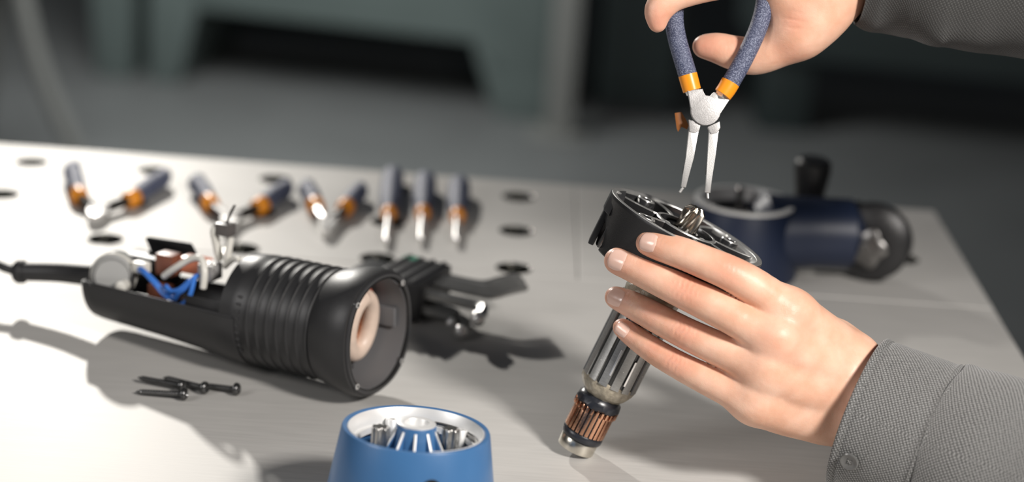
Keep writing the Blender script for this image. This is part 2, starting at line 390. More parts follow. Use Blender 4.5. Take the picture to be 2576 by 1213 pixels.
# ------------------------------------------------------------------ pliers
def arc(cx, cy, r, a0, a1, n=10):
    return [(cx+r*math.cos(math.radians(a0+(a1-a0)*k/n)), cy+r*math.sin(math.radians(a0+(a1-a0)*k/n))) for k in range(n+1)]
def rod_taper(bm, P, w, t0, t1):
    """flat tapering blade along points P with widths w"""
    L_, R_ = [], []
    for i, p in enumerate(P):
        a = Vector(P[max(i-1, 0)]); b = Vector(P[min(i+1, len(P)-1)]); d = (b-a).normalized(); n = Vector((-d.y, d.x))
        L_.append(tuple(Vector(p)+n*w[i]/2)); R_.append(tuple(Vector(p)-n*w[i]/2))
    prism(bm, L_+R_[::-1], t0, t1, None, .45)
def held_pliers():
    Z = 1286.0; k = F/Z
    M = Matrix((RIGHT, UP, -FWD)).transposed().to_4x4(); M.translation = pt(1774, 279, Z)
    q = lambda x, y: ((x-1774)/k, -(y-279)/k)
    t = thing('snap_ring_pliers', 'snap ring pliers with navy grips held open above the pinion', 'pliers', M)
    # left arm + disc + right jaw is the front half
    a = bmesh.new()
    ring = [q(1727, 229), q(1766, 225), q(1771, 243)] + [( 9.6*math.cos(math.radians(u)), 9.6*math.sin(math.radians(u))) for u in range(84, -206, -14)] + [q(1733, 248)]
    prism(a, ring, -1.0, 5.2, None, .5)
    obj('pivot_half', a, M_satin, t, sharp=30)
    b = bmesh.new()
    prism(b, [q(1795, 232), q(1834, 241), q(1836, 250), q(1813, 284), q(1800, 300), q(1770, 300), q(1760, 270)], -4.6, 1.2, None, .5)
    obj('pivot_half', b, M_steel, t, sharp=30)
    b = lat([(8.6, -5.4), (8.8, -5), (8.8, -1.2), (8.4, -.9)], seg=40); obj('pivot_disc', b, M_dsteel, t)
    b = lat([(3.4, -6.6), (3.6, -6.2), (3.6, -5)], seg=24); obj('rivet', b, M_steel, t)
    for cx, pts, w, tip in ((-1, [(1747, 305), (1744, 330), (1735, 395), (1725, 440), (1719, 471)], [7.4, 5.6, 4.3, 3.3, 2.7], (1710, 484)),
                       (1, [(1795, 309), (1795, 330), (1789, 395), (1784, 440), (1780, 485)], [7.4, 5.6, 4.3, 3.3, 2.9], (1781, 499))):
        b = bmesh.new(); rod_taper(b, [q(*p) for p in pts[1:]], [x_*1.15 for x_ in w[1:]], -1.6, 2.6)
        j = obj('jaw', b, M_steel, t, sharp=30)
        b = bmesh.new(); prism(b, [q(*p) for p in ([(1732, 301), (1741, 306), (1762, 313), (1757, 331), (1749, 336), (1734, 332)] if cx < 0 else [(1779, 320), (1809, 306), (1811, 322), (1803, 336), (1787, 338)])], -2.6, 3.4, None, .5)
        obj('jaw_shoulder', b, M_satin, t, sharp=30)
        p0 = q(*pts[-1]); p1 = q(*tip)
        obj('tip_pin', tub([(*p0, .5), ((p0[0]+p1[0])/2, (p0[1]+p1[1])/2, .5), (*p1, .5)], .85, seg=10, sm=False), M_steel, t)
        b = bmesh.new(); rod_taper(b, [(x-1.7, y) for x, y in [q(*p) for p in pts[1:-1]]], [2.2, 1.6, 1.2], -3.6, -1.4)
        obj('jaw_edge', b, M_blacksteel, t)
    # collars and grips
    for side, cpts, gpts, gr in (
        (-1, [(1741, 228), (1736, 210), (1730, 188)], [(1731, 191), (1716, 142), (1703, 95), (1696, 50), (1699, 0), (1712, -50), (1735, -120), (1762, -200), (1780, -250)], 6.1),
        (1, [(1818, 238), (1828, 224), (1838, 207)], [(1837, 210), (1863, 165), (1887, 118), (1907, 72), (1920, 28), (1927, -20), (1926, -70), (1915, -140), (1898, -220)], 5.9)):
        P = [Vector((*q(*p), 0)) for p in cpts]
        obj('collar', tub(P, [5.9, 6.1, 6.2], seg=24, n=5, endround=False), M_orange, t, label='orange collar')
        obj('tang', tub([P[0]+(P[0]-P[1])*.5, P[0], P[1]], [4.2, 4.6, 4.6], seg=4, sm=False, endround=False), M_steel, t)
        G = [Vector((*q(*p), 0)) for p in gpts]
        obj('grip', tub(G, [gr]*5+[gr+.3, gr+.3, gr, gr-.8], seg=24, n=7), M_grip, t, label='speckled navy grip')
    b = bmesh.new(); prism(b, [q(1699, 283), q(1716, 280), q(1728, 300), q(1735, 315), q(1730, 325), q(1716, 316), q(1708, 331), q(1704, 322)], -7, -5.8, None, .3)
    obj('spring_leaf', b, mat('amber_plastic', (.22, .075, .015), .4), t, label='small amber spring leaf beside the pivot')
    return t
held_pliers()

def table_pliers(tipxy, endL, endR, z, label, jawlen=34, jaww=7, name='pliers'):
    mid = (Vector(endL)+Vector(endR))/2; tip = Vector(tipxy)
    ax = (mid-tip); Ln = ax.length; ax.normalize()
    M = Matrix.Translation((tip.x, tip.y, T)) @ Matrix.Rotation(math.atan2(ax.y, ax.x)-PI/2, 4, 'Z')
    t = thing(name, label, 'pliers', M, None)
    inv = M.inverted()
    eL = inv @ Vector((*endL, T)); eR = inv @ Vector((*endR, T))
    pv = jawlen+9
    b = lat([(8.6, 1.5), (9, 2), (9, 10), (8.4, 10.6)], seg=28, M=Matrix.Translation((0, pv, 0))); obj('pivot', b, M_satin, t)
    for s, e in ((-1, eL), (1, eR)):
        b = bmesh.new(); rod_taper(b, [(s*3.6, pv), (s*3.4, pv-14), (s*1.9, 3), (s*1.5, 0)], [jaww+1.5, jaww, jaww*.45, jaww*.3], 2 if s < 0 else 2.5, 10 if s < 0 else 9.5)
        obj('jaw', b, M_steel, t)
        c0 = Vector((s*6, pv+5, 7)); c1 = Vector((e.x*.50, pv+28, 8)); c2 = Vector((e.x*.60, pv+38, 8.5))
        obj('shank', tub([Vector((s*2, pv-2, 7)), c0, c1], [4.5, 4.8, 4.6], seg=8, n=4), M_dsteel, t)
        obj('collar', tub([c1, (c1+c2)/2, c2], [7.6, 8.2, 8.2], seg=16, n=3), M_orange, t, label='orange collar')
        m1 = Vector((e.x*.86, (pv+38+e.y)/2+4, 9.5)); m2 = Vector((e.x*1.0, e.y-14, 10)); m3 = Vector((e.x*1.01, e.y, 10))
        obj('grip', tub([c2, m1, m2, m3], [7.8, 8.6, 8.2, 6.8], seg=16, n=6), M_grip, t, label='navy grip')
        o = t
    return t
def gxy(px, py, h=0): v = tp(px, py, h); return (v.x, v.y)
table_pliers(gxy(236, 558, 4), gxy(188, 415, 12), gxy(412, 435, 12), 0, 'navy handled side cutters lying open, leftmost of the three pliers on the bench', 16, 9, 'side_cutters')
table_pliers(gxy(568, 590, 4), gxy(500, 448, 12), gxy(718, 462, 12), 0, 'navy handled long nose pliers lying open in the middle of the three on the bench', 30, 7)
table_pliers(gxy(820, 592, 4), gxy(775, 462, 12), gxy(905, 468, 12), 0, 'narrowly opened navy handled pliers lying beside the screwdrivers', 26, 8)

# ------------------------------------------------------------------ screwdrivers
SDL = ['navy handled screwdriver with a bright shaft, lying nearest the pliers', 'navy handled screwdriver lying between the other two screwdrivers',
       'navy handled screwdriver lying farthest right of the three']
def screwdriver(p0, p1, label, frac):
    a = Vector((*p0, T+10)); b = Vector((*p1, T+6.0)); d = a-b; Ln = d.length
    M = frame(b, d); t = thing('screwdriver', label, 'screwdriver', M, 'screwdrivers in a row on the bench')
    hl = Ln*frac
    hs = Ln-hl
    obj('shaft', lat([(.9, 0), (2.8, 1.5), (3.1, 5), (3.1, hs+6)], seg=20), M_steel, t)
    obj('collar', lat([(3, hs-1), (6.4, hs-.5), (7.4, hs+3), (7.2, hs+8), (5.5, hs+12)], seg=24), M_orange, t, label='orange collar')
    fl = lambda A, z: 1-.07*max(0, math.cos(6*A))*(1 if hs+25 < z < Ln-15 else 0)
    obj('handle', lat([(5.4, hs+8), (6.6, hs+14), (8.6, hs+24), (10, hs+38), (10.6, hs+70), (10.6, Ln-22), (9.6, Ln-7), (6.4, Ln-1.5)], seg=48, rf=fl), M_grip, t, label='fluted navy handle')
    obj('end_cap', lat([(6.2, Ln-3), (6.3, Ln-1), (4.5, Ln+.8)], seg=24), M_orange, t, label='reddish end cap')
for i, (e, s_) in enumerate((((989, 436), (971, 607)), ((1071, 448), (1058, 602)), ((1156, 460), (1147, 604)))):
    screwdriver(gxy(*e, 10), gxy(*s_, 6), SDL[i], .64 if i == 0 else .62)

# ------------------------------------------------------------------ loose screws
def screw_mesh_parts(L_):
    thr = bmesh.new(); seg = 14; turns = L_/1.9; n = int(turns*seg)
    prev = None
    prof_n = 10
    rings = []
    nz = int((L_-1)/0.475)
    for k in range(nz+1):
        z = k*.475; ring = []
        taper = min(1, (z+1.2)/5)
        for i in range(seg):
            a = 2*PI*i/seg; ph = (z/1.9 - i/seg) % 1
            r = (1.45+.75*(1-abs(ph-.5)*2))*taper
            ring.append(thr.verts.new((r*math.cos(a), r*math.sin(a), z)))
        rings.append(ring)
    for A, B in zip(rings[:-1], rings[1:]):
        for i in range(seg): thr.faces.new((A[i], A[(i+1) % seg], B[(i+1) % seg], B[i]))
    thr.faces.new(rings[0]); thr.faces.new(rings[-1])
    hd = lat([(1.6, L_-3), (2.1, L_-1.2), (4.3, L_-.6), (4.5, L_), (4.4, L_+1.2), (3.4, L_+2.4), (2.3, L_+2.8), (1.7, L_+1.4), (.5, L_+1.2)], seg=20, rf=lambda a, z: (1-.25*abs(math.cos(2*a)) if z > L_+1.3 and z < L_+1.5 else 1))
    return thr, hd
SL = ['black screw whose tip points left, rear left of the small pile', 'black screw lying across the middle of the pile', 'black screw at the right end of the pile',
      'black screw lying in front of the other three']
SPOS = [((347, 950), (462, 972), 4.0, 4.6), ((412, 950), (519, 977), 2.2, 4.6), ((500, 968), (600, 980), 2.2, 4.6), ((342, 986), (468, 992), 2.2, 4.6)]
for i, (a, b, h0, h1) in enumerate(SPOS):
    A = tp(*a, h0); B = tp(*b, h1); d = B-A; L_ = d.length-2
    t = thing('screw', SL[i], 'screw', frame(A, d), 'black screws piled on the bench')
    th, hd = screw_mesh_parts(L_); obj('threaded_shank', th, M_blacksteel, t, sharp=60); obj('head', hd, M_blacksteel, t)

# ------------------------------------------------------------------ hex key set
M_hex = mat('grey_hex_steel', (.26, .26, .255), .32, .7, noise=.15, nscale=200)
hk0 = tp(1000, 745, 14); hk1 = tp(1175, 785, 14)
hd = Vector((hk1.x-hk0.x, hk1.y-hk0.y, 0)); HM = Matrix.Translation((hk0.x, hk0.y, T)) @ Matrix.Rotation(math.atan2(hd.y, hd.x), 4, 'Z')
t = thing('hex_key_holder', 'black plastic hex key holder lying behind the motor housing', 'tool holder', HM)
obj('body', bx((5, 12, 18), (42, 58, 32), bev=3), M_blackpl, t)
for k in range(4): obj('rib', bx((-10+k*10, 12, 34.6), (3, 56, 1.6), bev=.5), M_darkpl, t)
obj('clip', bx((-30, 14, 16), (30, 44, 22), bev=3), M_darkpl, t)
obj('label_strip', bx((-8, 36, 33), (12, 8, 3), bev=.5), mat('green_plastic', (.02, .22, .13), .4), t, label='small green mark')
KD = [(34, 30, 3.0, 62, 1), (27, 31, 3.3, 68, 1), (20, 31, 3.6, 74, 1), (12, 30, 4.0, 80, 1)]
klab = ['thinnest grey hex key in the holder, farthest from the camera', 'second hex key from the back, bent arm beside the thinnest', 'third hex key from the back, with an upturned bright arm', 'nearest of the four upper hex keys with bent arms']
for (y, z, r, ln, s), lb in zip(KD, klab):
    k_ = thing('hex_key', lb, 'hex key', HM, 'hex keys in the black holder')
    P = [Vector((10, y, z-4)), Vector((ln-16, y, z-4)), Vector((ln-4, y+1.5, z-3)), Vector((ln+3, y+9, z-1)), Vector((ln+12, y+24, z))]
    obj('bent_rod', tub(P, r*.8, seg=6, n=5), M_hex, k_, sharp=25)
klab2 = ['thick hex key with a small ball end, nearest the holder', 'thick hex key with a ball end in the middle of the lower three', 'thickest hex key with a large ball end pointing at the camera']
for (y, z, r, ln), lb in zip([(2, 12, 3.6, 50), (-6, 10, 4.6, 62), (-3, 22, 5.4, 74)], klab2):
    k_ = thing('ball_end_hex_key', lb, 'hex key', HM, 'thick ball end hex keys in the holder')
    P = [Vector((8, y, z)), Vector((ln-14, y, z)), Vector((ln-2, y-1, z)), Vector((ln+4, y-7, z-.5)), Vector((ln+5, y-16, max(z-3, r+1)))]
    obj('bent_rod', tub(P, r*.85, seg=6, n=6), M_hex, k_, sharp=25)
    b = bmesh.new(); bmesh.ops.create_uvsphere(b, u_segments=20, v_segments=12, radius=r*1.12); obj('ball_end', b, M_steel, k_, M=Matrix.Translation(P[-1]+Vector((0, -2, 0))))

# ------------------------------------------------------------------ blue gear head
Mb = Matrix.Translation((0, 0, 0))
bc = pt(1047, 1078, 1168)
axb = Quaternion((1, 0, 0), math.radians(-5)) @ Vector((0.02, 0, 1))
HB = 68.0
Mb = frame(bc-axb.normalized()*HB, axb, (1, 0, 0))
g = thing('gear_head_housing', 'bright blue gear head housing standing open in the foreground with steel pins inside', 'gear housing', Mb)
sh = obj('shell', lat([(53, 0), (54, 3), (43.9, HB-1.2), (43.3, HB), (41.2, HB), (40.5, HB-.8), (39.9, HB-22), (12, HB-24), (12, HB-30), (42, HB-32), (49, 2)], seg=96, close=True), M_blue, g)
bd = Vector((.278, -.96, .0)); bo_ = bd*41.8+Vector((0, 0, HB-21))
boolean(sh, lat([(6.3, 0), (6.3, 20)], seg=32, M=frame(bo_, bd)))
obj('side_bore', lat([(.01, .05), (6.25, .05), (6.25, 4.2), (5.8, 4.2), (5.8, .5), (.01, .5)], seg=32, M=frame(bo_, bd), capped=False), M_blackpl, g, label='black lined side bore')
def ringrf(a, z):
    return 1.0
obj('machined_ring', lat([(40.3, HB-.5), (39.8, HB-.1), (37.6, HB-4.5), (37.2, HB-9), (35.0, HB-9.4), (34.8, HB-13), (39.6, HB-14)], seg=96, close=True, a0=math.radians(-75), a1=math.radians(215)), M_alu, g, label='bright machined ring')
obj('snap_ring', lat([(36.9, HB-6.5), (35.8, HB-6.7), (35.8, HB-8), (36.9, HB-8.2)], seg=60, close=True, a0=math.radians(-60), a1=math.radians(75)), M_dsteel, g)
obj('floor_disc', lat([(36, HB-22), (36, HB-20), (10, HB-18.5), (10, HB-22)], seg=72, close=True), M_blue, g)
obj('gear_cavity', lat([(8.5, HB-19.9), (8, HB-18.9), (5, HB-19.4), (5, HB-20)], seg=40, close=True, M=Matrix.Translation((28, 3, .5))), M_blacksteel, g)
obj('gear_cavity', lat([(8.5, HB-19.9), (8, HB-18.9), (5, HB-19.4), (5, HB-20)], seg=40, close=True, M=Matrix.Translation((-28, -4, .5))), M_blacksteel, g)
obj('centre_boss', lat([(14.2, HB-23), (13.8, HB-20), (12.6, HB-9), (11.9, HB-1.6), (11.3, HB-.4), (11, HB-.6), (7.2, HB-4), (7.2, HB-20)], seg=64, close=True, M=Matrix.Translation((0, 0, 3.5))), M_blue, g)
obj('boss_cap', lat([(11.6, HB-1.6), (11.4, HB), (11.0, HB+.2), (7.6, HB+.2), (7.0, HB-.6), (6.9, HB-9), (7.9, HB-9), (8, HB-1.6)], seg=64, close=True, M=Matrix.Translation((0, 0, 3.5))), M_alu, g, label='bright machined boss top')
for a in (200, 236, 272, 308, 342, 20, 160):
    b = bmesh.new(); prism(b, [(10, HB-19), (20.5, HB-19), (20.5, HB-16.6), (11.6, HB-.5), (10, HB-.5)], -.9, .9, None, .25)
    br_ = obj('boss_rib', b, M_blue, g, M=Matrix.Rotation(math.radians(a), 4, 'Z') @ Matrix.Rotation(PI/2, 4, 'X'))
    b = bmesh.new(); prism(b, [(20.2, HB-16.9), (20.9, HB-16.3), (12.2, HB+.4), (11.5, HB-.2)], -.75, .75, None, .15)
    obj('rib_highlight', b, M_alu, br_, M=Matrix.Rotation(math.radians(a), 4, 'Z') @ Matrix.Rotation(PI/2, 4, 'X'))  # pale strip stands in for the highlight along each rib
for (x, y) in ((-20.5, -5.5), (20.2, 2.5)):
    obj('splined_pin', lat([(4.6, HB-20), (4.8, HB-19), (4.8, HB+.6), (4.3, HB+1.2)], seg=64, rf=lambda a, z: 1+.16*math.cos(7*a)), mat('pin_steel', (.50, .49, .47), .28, 1.0, noise=.15, nscale=200), g, M=Matrix.Translation((x, y, 0)))
for a in (40, 118):
    x, y = 34*math.cos(math.radians(a)), 34*math.sin(math.radians(a))
    obj('screw_boss', lat([(4, HB-20), (4, HB-6), (3.6, HB-5.5), (1.8, HB-5.5), (1.8, HB-12)], seg=24), M_alu, g, M=Matrix.Translation((x, y, 0)))
obj('bearing', lat([(9, HB-18.7), (9, HB-15), (6, HB-14.6), (5.5, HB-18.5)], seg=36, close=True), M_dsteel, g, M=Matrix.Translation((25.5, -11, 0)))

# ------------------------------------------------------------------ navy gear head in the background
bc2 = pt(1880, 508, 1680)
axn = Vector((0.03, -.02, 1)).normalized()
hb2 = (bc2.z-T)
Mn = frame((bc2.x-axn.x*hb2, bc2.y-axn.y*hb2, T), (0, 0, 1), (1, 0, 0))
g = thing('grinder_head', 'navy grinder gear head with a black guard and upright black handle, behind the held armature', 'grinder head', Mn)
obj('shell', lat([(49, 0), (50, 3), (42.6, hb2-1.2), (42, hb2), (40.6, hb2), (39.5, 30), (44, 2)], seg=72, close=True), M_navy, g)
obj('machined_ring', lat([(42.6, hb2), (42.4, hb2+1.5), (38, hb2+1.5), (36.5, hb2-6), (36, hb2-10), (40, hb2-11)], seg=72, close=True), M_alu, g, label='pale machined ring')
obj('gear_tray', lat([(39, hb2-16), (39, hb2-14), (4, hb2-12), (4, hb2-16)], seg=60, close=True), M_dsteel, g)
for a, r, h in ((95, 22, 8), (10, 32, 0), (300, 30, -1), (200, 28, 0), (340, 22, -1)):
    obj('pin', lat([(3.2, hb2-14), (3.2, hb2+h-3), (2.2, hb2+h-2)], seg=20), M_dsteel, g, M=Matrix.Translation((r*math.cos(math.radians(a)), r*math.sin(math.radians(a)), 0)))
obj('neck', tub([(20, 0, 36), (60, 5, 38), (92, 8, 38)], [34, 30, 30], seg=36, n=5), M_navy, g)
obj('guard', lat([(18, -10), (30, -9), (33, -4), (33, 6), (29, 10), (14, 12)], seg=64), M_blackpl, g, M=frame((112, 0, 36), (-.35, -.93, .05)))
obj('gear_case', lat([(22, -24), (29, -16), (30, 0), (24, 10)], seg=48), M_blackpl, g, M=frame((100, 14, 35), (.86, -.45, .1)))
obj('clamp_flange', lat([(16, 0), (16, 5), (12, 7), (5, 7.5), (5, 12), (3, 12.5)], seg=30, rf=lambda a, z: 1+.12*math.cos(5*a)), M_dsteel, g, M=frame((106, -12, 34), (-.35, -.93, .05)))
obj('handle', lat([(13, 0), (14.5, 8), (13, 20), (16, 40), (15.5, 48), (12, 51)], seg=32), M_blackpl, g, M=Matrix.Translation((60, 42, 42)))
obj('handle_stud', lat([(6, -6), (6, 4)], seg=16), M_dsteel, g, M=Matrix.Translation((60, 42, 40)))
obj('handle_base', bx((60, 34, 30), (34, 34, 24), bev=4), M_navy, g)

# ------------------------------------------------------------------ motor housing with cord
oc = pt(952, 846, 1366)
psi = math.radians(27); til = math.radians(2.6)
back = Vector((-math.cos(psi)*math.cos(til), math.sin(psi)*math.cos(til), -math.sin(til)))
Mh = frame((oc.x, oc.y, T+48.6), back, (0, 0, 1))      # local z = back along the axis, local x = up, local y = towards camera / far
hx = Mh.to_3x3() @ Vector((0, 1, 0))
CS = 1 if hx.y < 0 else -1                              # sign of local y that faces the camera
h = thing('motor_housing', 'black grinder motor housing with ribbed barrel, open handle and wires showing', 'motor housing', Mh)
def sq(a, n=2.0, k=0.0):
    return 1+k*(1-math.cos(4*a))/2
# barrel: rounded square flange towards the opening
def brf(a, z):
    f = max(0, 1-z/52.0)
    return 1+.035*f*(1-math.cos(4*a))/2
prof = [(41.5, 0), (43.5, .8), (44.2, 3), (44.5, 10), (43.8, 17), (42.0, 24), (40.2, 31)]
z = 33
while z < 84:
    prof += [(39.0, z), (39.9, z+.5), (40.0, z+1.2), (39.1, z+1.8), (38.7, z+7.4)]; z += 8.2
prof += [(39.6, 92), (39.0, 98), (38.4, 107), (36, 108)]
inner = [(33.2, 107), (34, 60), (38.5, 24), (39.5, 0)]
obj('barrel', lat(prof+inner, seg=96, close=True, rf=brf), M_rubber, h, sharp=35)
obj('rim', lat([(41.8, -.2), (41.4, -1.4), (39.6, -1.4), (39.2, 0), (39.0, 2), (41, 2)], seg=96, close=True, rf=lambda a, z: brf(a, 0)), M_darkpl, h, sharp=30)
obj('rim_ring', lat([(39.4, -1.6), (38.9, -1.9), (38.5, -1.3), (38.6, 3), (39.3, 3)], seg=96, close=True, rf=lambda a, z: brf(a, 0)), M_blacksteel, h, label='shiny inner rim')
for a in (45, 135, 225, 315):
    r = 41.2; x, y = r*math.cos(math.radians(a)), r*math.sin(math.radians(a))
    sb_ = obj('screw_boss', lat([(2.9, -1.2), (2.9, 10), (2.4, 12)], seg=20), M_darkpl, h, M=Matrix.Translation((x, y, 0)))
    obj('screw_hole', lat([(2.0, -1.9), (2.2, -1.5), (1.3, -1.3), (1.2, -2.0)], seg=16, close=True), M_steel, sb_, M=Matrix.Translation((x, y, 0)))
obj('inner_liner', lat([(38.4, 1), (36.0, 30), (33.6, 60), (33, 90), (34.2, 90), (37, 30), (38.9, 1)], seg=72, close=True), M_inner, h)
obj('stator_core', lat([(33.4, 44), (33.4, 100), (21, 100), (21, 44)], seg=60, close=True), M_dsteel, h)
# field coils
def loop(a, b, n=28, z=0, tilt=0, off=(0, 0)):
    return [Vector((off[0]+a*math.cos(2*PI*k/n), off[1]+b*math.sin(2*PI*k/n), z+tilt*math.cos(2*PI*k/n))) for k in range(n+1)]
P = loop(20.5, 14, z=22, tilt=-3, off=(-1, CS*-10))
obj('field_coil', tub(P, 6.2, seg=16, n=2, endround=False), M_coil, h, label='cream taped field coil')
P = loop(23.5, 18, z=25, tilt=-3, off=(1, CS*-9))
obj('coil_edge', tub(P, 5.0, seg=12, n=2, endround=False), M_redcoil, h, label='reddish lacquered coil edge')
P = loop(12, 7, z=30, off=(0, CS*-12)); obj('coil_core', tub(P, 4, seg=10, n=2, endround=False), M_copper, h)
for x, y in ((-22, 16), (-30, 4), (28, 12)):
    obj('guide_pin', lat([(1.6, 23), (2.2, 24), (2.2, 44)], seg=14, M=Matrix.Translation((x, -CS*y*.7, 0))), M_darkpl, h)
obj('liner_rib', bx((0, -CS*35, 30), (14, 3, 44), bev=1), M_inner, h)
# rear handle shell: lower and camera side, open above
def pol(r, adeg): # angle measured from up (local x), positive towards the camera
    a = math.radians(adeg); return (r*math.cos(a), CS*r*math.sin(a))
def half_shell(bmname, a0, a1, zs, th=2.6):
    b = bmesh.new(); n = 36; G = []
    for (z, r) in zs:
        row = []
        for rr in (r, r-th):
            row.append([b.verts.new((*pol(rr, a0+(a1-a0)*i/n), z)) for i in range(n+1)])
        G.append(row)
    for A, B in zip(G[:-1], G[1:]):
        for s in (0, 1):
            for i in range(n): b.faces.new((A[s][i], A[s][i+1], B[s][i+1], B[s][i]))
        for i in (0, n): b.faces.new((A[0][i], B[0][i], B[1][i], A[1][i]))
    for A in (G[0], G[-1]):
        for i in range(n): b.faces.new((A[0][i], A[0][i+1], A[1][i+1], A[1][i]))
    return b
zs = [(93, 40.4), (94, 41.0), (112, 39.8), (135, 37.4), (170, 34.5), (205, 32.6), (226, 31.5), (234, 30.5), (237.5, 27), (239, 22)]
obj('handle_shell', half_shell('s', 83, 268, zs), M_rubber, h, sharp=50)
obj('handle_shell_inner', half_shell('s', 70, 290, [(107, 35.5), (109, 36), (138, 33.5), (140, 33)], 2), M_blackpl, h)
obj('far_flap', half_shell('f', -75, -50, [(176, 33), (178, 34.5), (216, 33), (218, 32)], 2), M_blackpl, h)
obj('shell_edge', half_shell('e', 81, 83.5, [(95, 40), (234, 29.6)], 1.6), M_darkpl, h)
obj('inner_floor', bx((-16, 0, 185), (6, 44, 100), bev=1), M_blackpl, h)
obj('cross_wall', bx((-6, 0, 112), (26, 56, 3), bev=.8), M_blackpl, h)
obj('screw_post', lat([(4.5, 0), (4.5, 16), (2.2, 16), (2.2, 10)], seg=20, M=frame((-14, CS*16, 158), (1, 0, 0))), M_darkpl, h)
# cable clamp capsule, capacitor, connector
obj('switch_capsule', lat([(14.5, -11), (16.3, -8), (16.5, 0), (16.2, 7), (14, 9.5), (12.8, 8), (12.4, 10.5), (5, 11)], seg=48, M=frame((0, CS*8, 222), (.10, CS*1, -.50))), M_clear, h, label='round milky plastic capsule')
obj('capsule_ring', lat([(16.6, 3), (17.2, 4), (17.2, 6), (16.4, 7)], seg=48, close=True, M=frame((0, CS*8, 222), (.10, CS*1, -.50))), M_whitewire, h)
obj('terminal_block', bx((12, -CS*4, 182), (16, 12, 15), bev=1), M_brown, h, label='brown terminal block')
obj('terminal_block', bx((-5, CS*8, 180), (10, 10, 17), bev=1), M_brown, h, label='lower brown terminal block')
obj('capacitor', bx((12, -CS*12, 163), (12, 12, 22), bev=1.2), mat('orange_lacquer', (.65, .22, .12), .3), h, label='orange lacquered capacitor')
obj('wire_connector', bx((9, CS*6, 199), (8, 8, 12), bev=1.2), M_whitewire, h, label='white wire connector')
obj('ferrule', lat([(4, 0), (4.2, 9), (2, 10)], seg=18, M=frame((-3, CS*16, 206), (.1, CS*1, -.3))), M_whitewire, h)
obj('switch_body', bx((2, -CS*14, 205), (20, 16, 40), bev=1.5), M_blackpl, h)
def wire(P, r, m, nm='wire', lb=None):
    obj(nm, tub([Vector((p[0], CS*p[1], p[2])) for p in P], r, seg=10, n=7), m, h, label=lb)
wire([(9, 8, 200), (9, 12, 192), (5, 16, 180), (0, 18, 170), (-4, 18, 160)], 1.6, M_bluewire, 'blue_wire', 'blue wire')
wire([(7, 9, 199), (8, 14, 190), (3, 18, 178), (-3, 20, 168), (-6, 18, 160)], 1.5, M_bluewire, 'blue_wire', 'blue wire')
wire([(-4, 18, 163), (4, 20, 166), (2, 22, 160), (5, 22, 152), (12, 20, 145)], 1.7, M_bluewire, 'blue_wire', 'blue wire')
wire([(-4, 20, 158), (1, 22, 154), (6, 22, 148), (13, 20, 143), (16, 16, 140)], 1.7, M_bluewire, 'blue_wire', 'blue wire')
wire([(-7, 20, 152), (-3, 23, 146), (4, 23, 142), (14, 20, 141)], 1.8, M_bluewire, 'blue_wire', 'blue wire')
wire([(-12, 22, 162), (-15, 24, 160), (-18, 25, 154), (-16, 25, 148)], 1.9, M_bluewire, 'blue_wire', 'blue wire')
wire([(8, 12, 174), (17, 13, 162), (25, 12, 150), (27, 13, 140), (20, 17, 134), (8, 19, 134)], 2.5, M_whitewire, 'white_wire', 'white wire')
wire([(24, -2, 135), (36, 0, 136), (46, 2, 136), (50, 0, 132), (48, -2, 129)], 3.0, M_whitewire, 'white_wire', 'thick white sleeve')
wire([(24, 2, 126), (32, 2, 124), (42, 0, 123)], 2.4, M_whitewire, 'white_wire', 'white wire')
wire([(20, 0, 129), (28, 4, 119), (30, 6, 112)], 2.2, M_whitewire, 'white_wire', 'white wire')
obj('carbon_brush', bx((48, 0, 123), (9, 9, 12), bev=.7), mat('carbon_block', (.10, .09, .085), .35, noise=.3, nscale=300), h, label='square carbon brush in its holder')
obj('brush_strip', tub([Vector((52, 0, 122)), Vector((60, -CS*1, 119)), Vector((66, -CS*2, 116))], 1.0, seg=8), M_dsteel, h)
obj('brush_holder', bx((16, CS*4, 134), (12, 14, 12), bev=1), M_satin, h, label='metal brush holder')
sp_ = [Vector((20+2.4*math.cos(k*.9), CS*(6+2.4*math.sin(k*.9)), 138-k*.35)) for k in range(32)]
obj('brush_spring', tub(sp_, .55, seg=6, n=2), M_steel, h, label='coiled brush spring')
obj('bearing_seat', lat([(13, 107), (13, 116), (9, 116), (9, 107)], seg=36, close=True), M_darkpl, h)
for o in h.children:    # the electrics sit high in the open handle
    if o.name.split('.')[0] in ('switch_capsule', 'capsule_ring', 'terminal_block', 'capacitor', 'wire_connector', 'ferrule', 'switch_body', 'blue_wire', 'white_wire', 'carbon_brush', 'brush_strip', 'brush_holder', 'brush_spring', 'far_flap'):
        o.location = (6*S, 0, (5*S if 'brush' in o.name else 0))
# vent slots by the barrel edge
for k in range(9):
    a = 60+k*7.5
    x, y = pol(39.0, a); 
    obj('vent_tooth', bx((x, y, 91.4), (1.8, 1.8, 3.4), bev=.4), M_darkpl, h)
# cord and strain relief
ce = Mh @ Vector((2, 0, 240)); 
c1 = pt(232, 690, 1478); 
inv = Mh.inverted()
P = [inv @ pt(236, 694, 1478), inv @ pt(150, 686, 1492), inv @ pt(60, 684, 1500)]
P = [P[0]+(P[0]-P[1])*.25]+P
obj('strain_relief', tub(P, [8.3, 8.1, 7.4, 7.0], seg=24, n=6, endround=False), M_rubber, h)
P2 = inv @ pt(52, 684, 1500.5)
obj('strain_relief_collar', lat([(7.2, -4), (8.9, -2.6), (9.0, 2), (7.6, 4)], seg=28, M=frame(P2, (P[-1]-P[-2]))), M_rubber, h)
P = [inv @ p for p in (pt(56, 684, 1500), pt(20, 676, 1502), pt(-40, 655, 1508), pt(-160, 640, 1500), pt(-330, 690, 1480), pt(-520, 760, 1455))]
P[-1] = inv @ tp(-520, 800, 4.2); P[-2] = inv @ tp(-330, 760, 6)
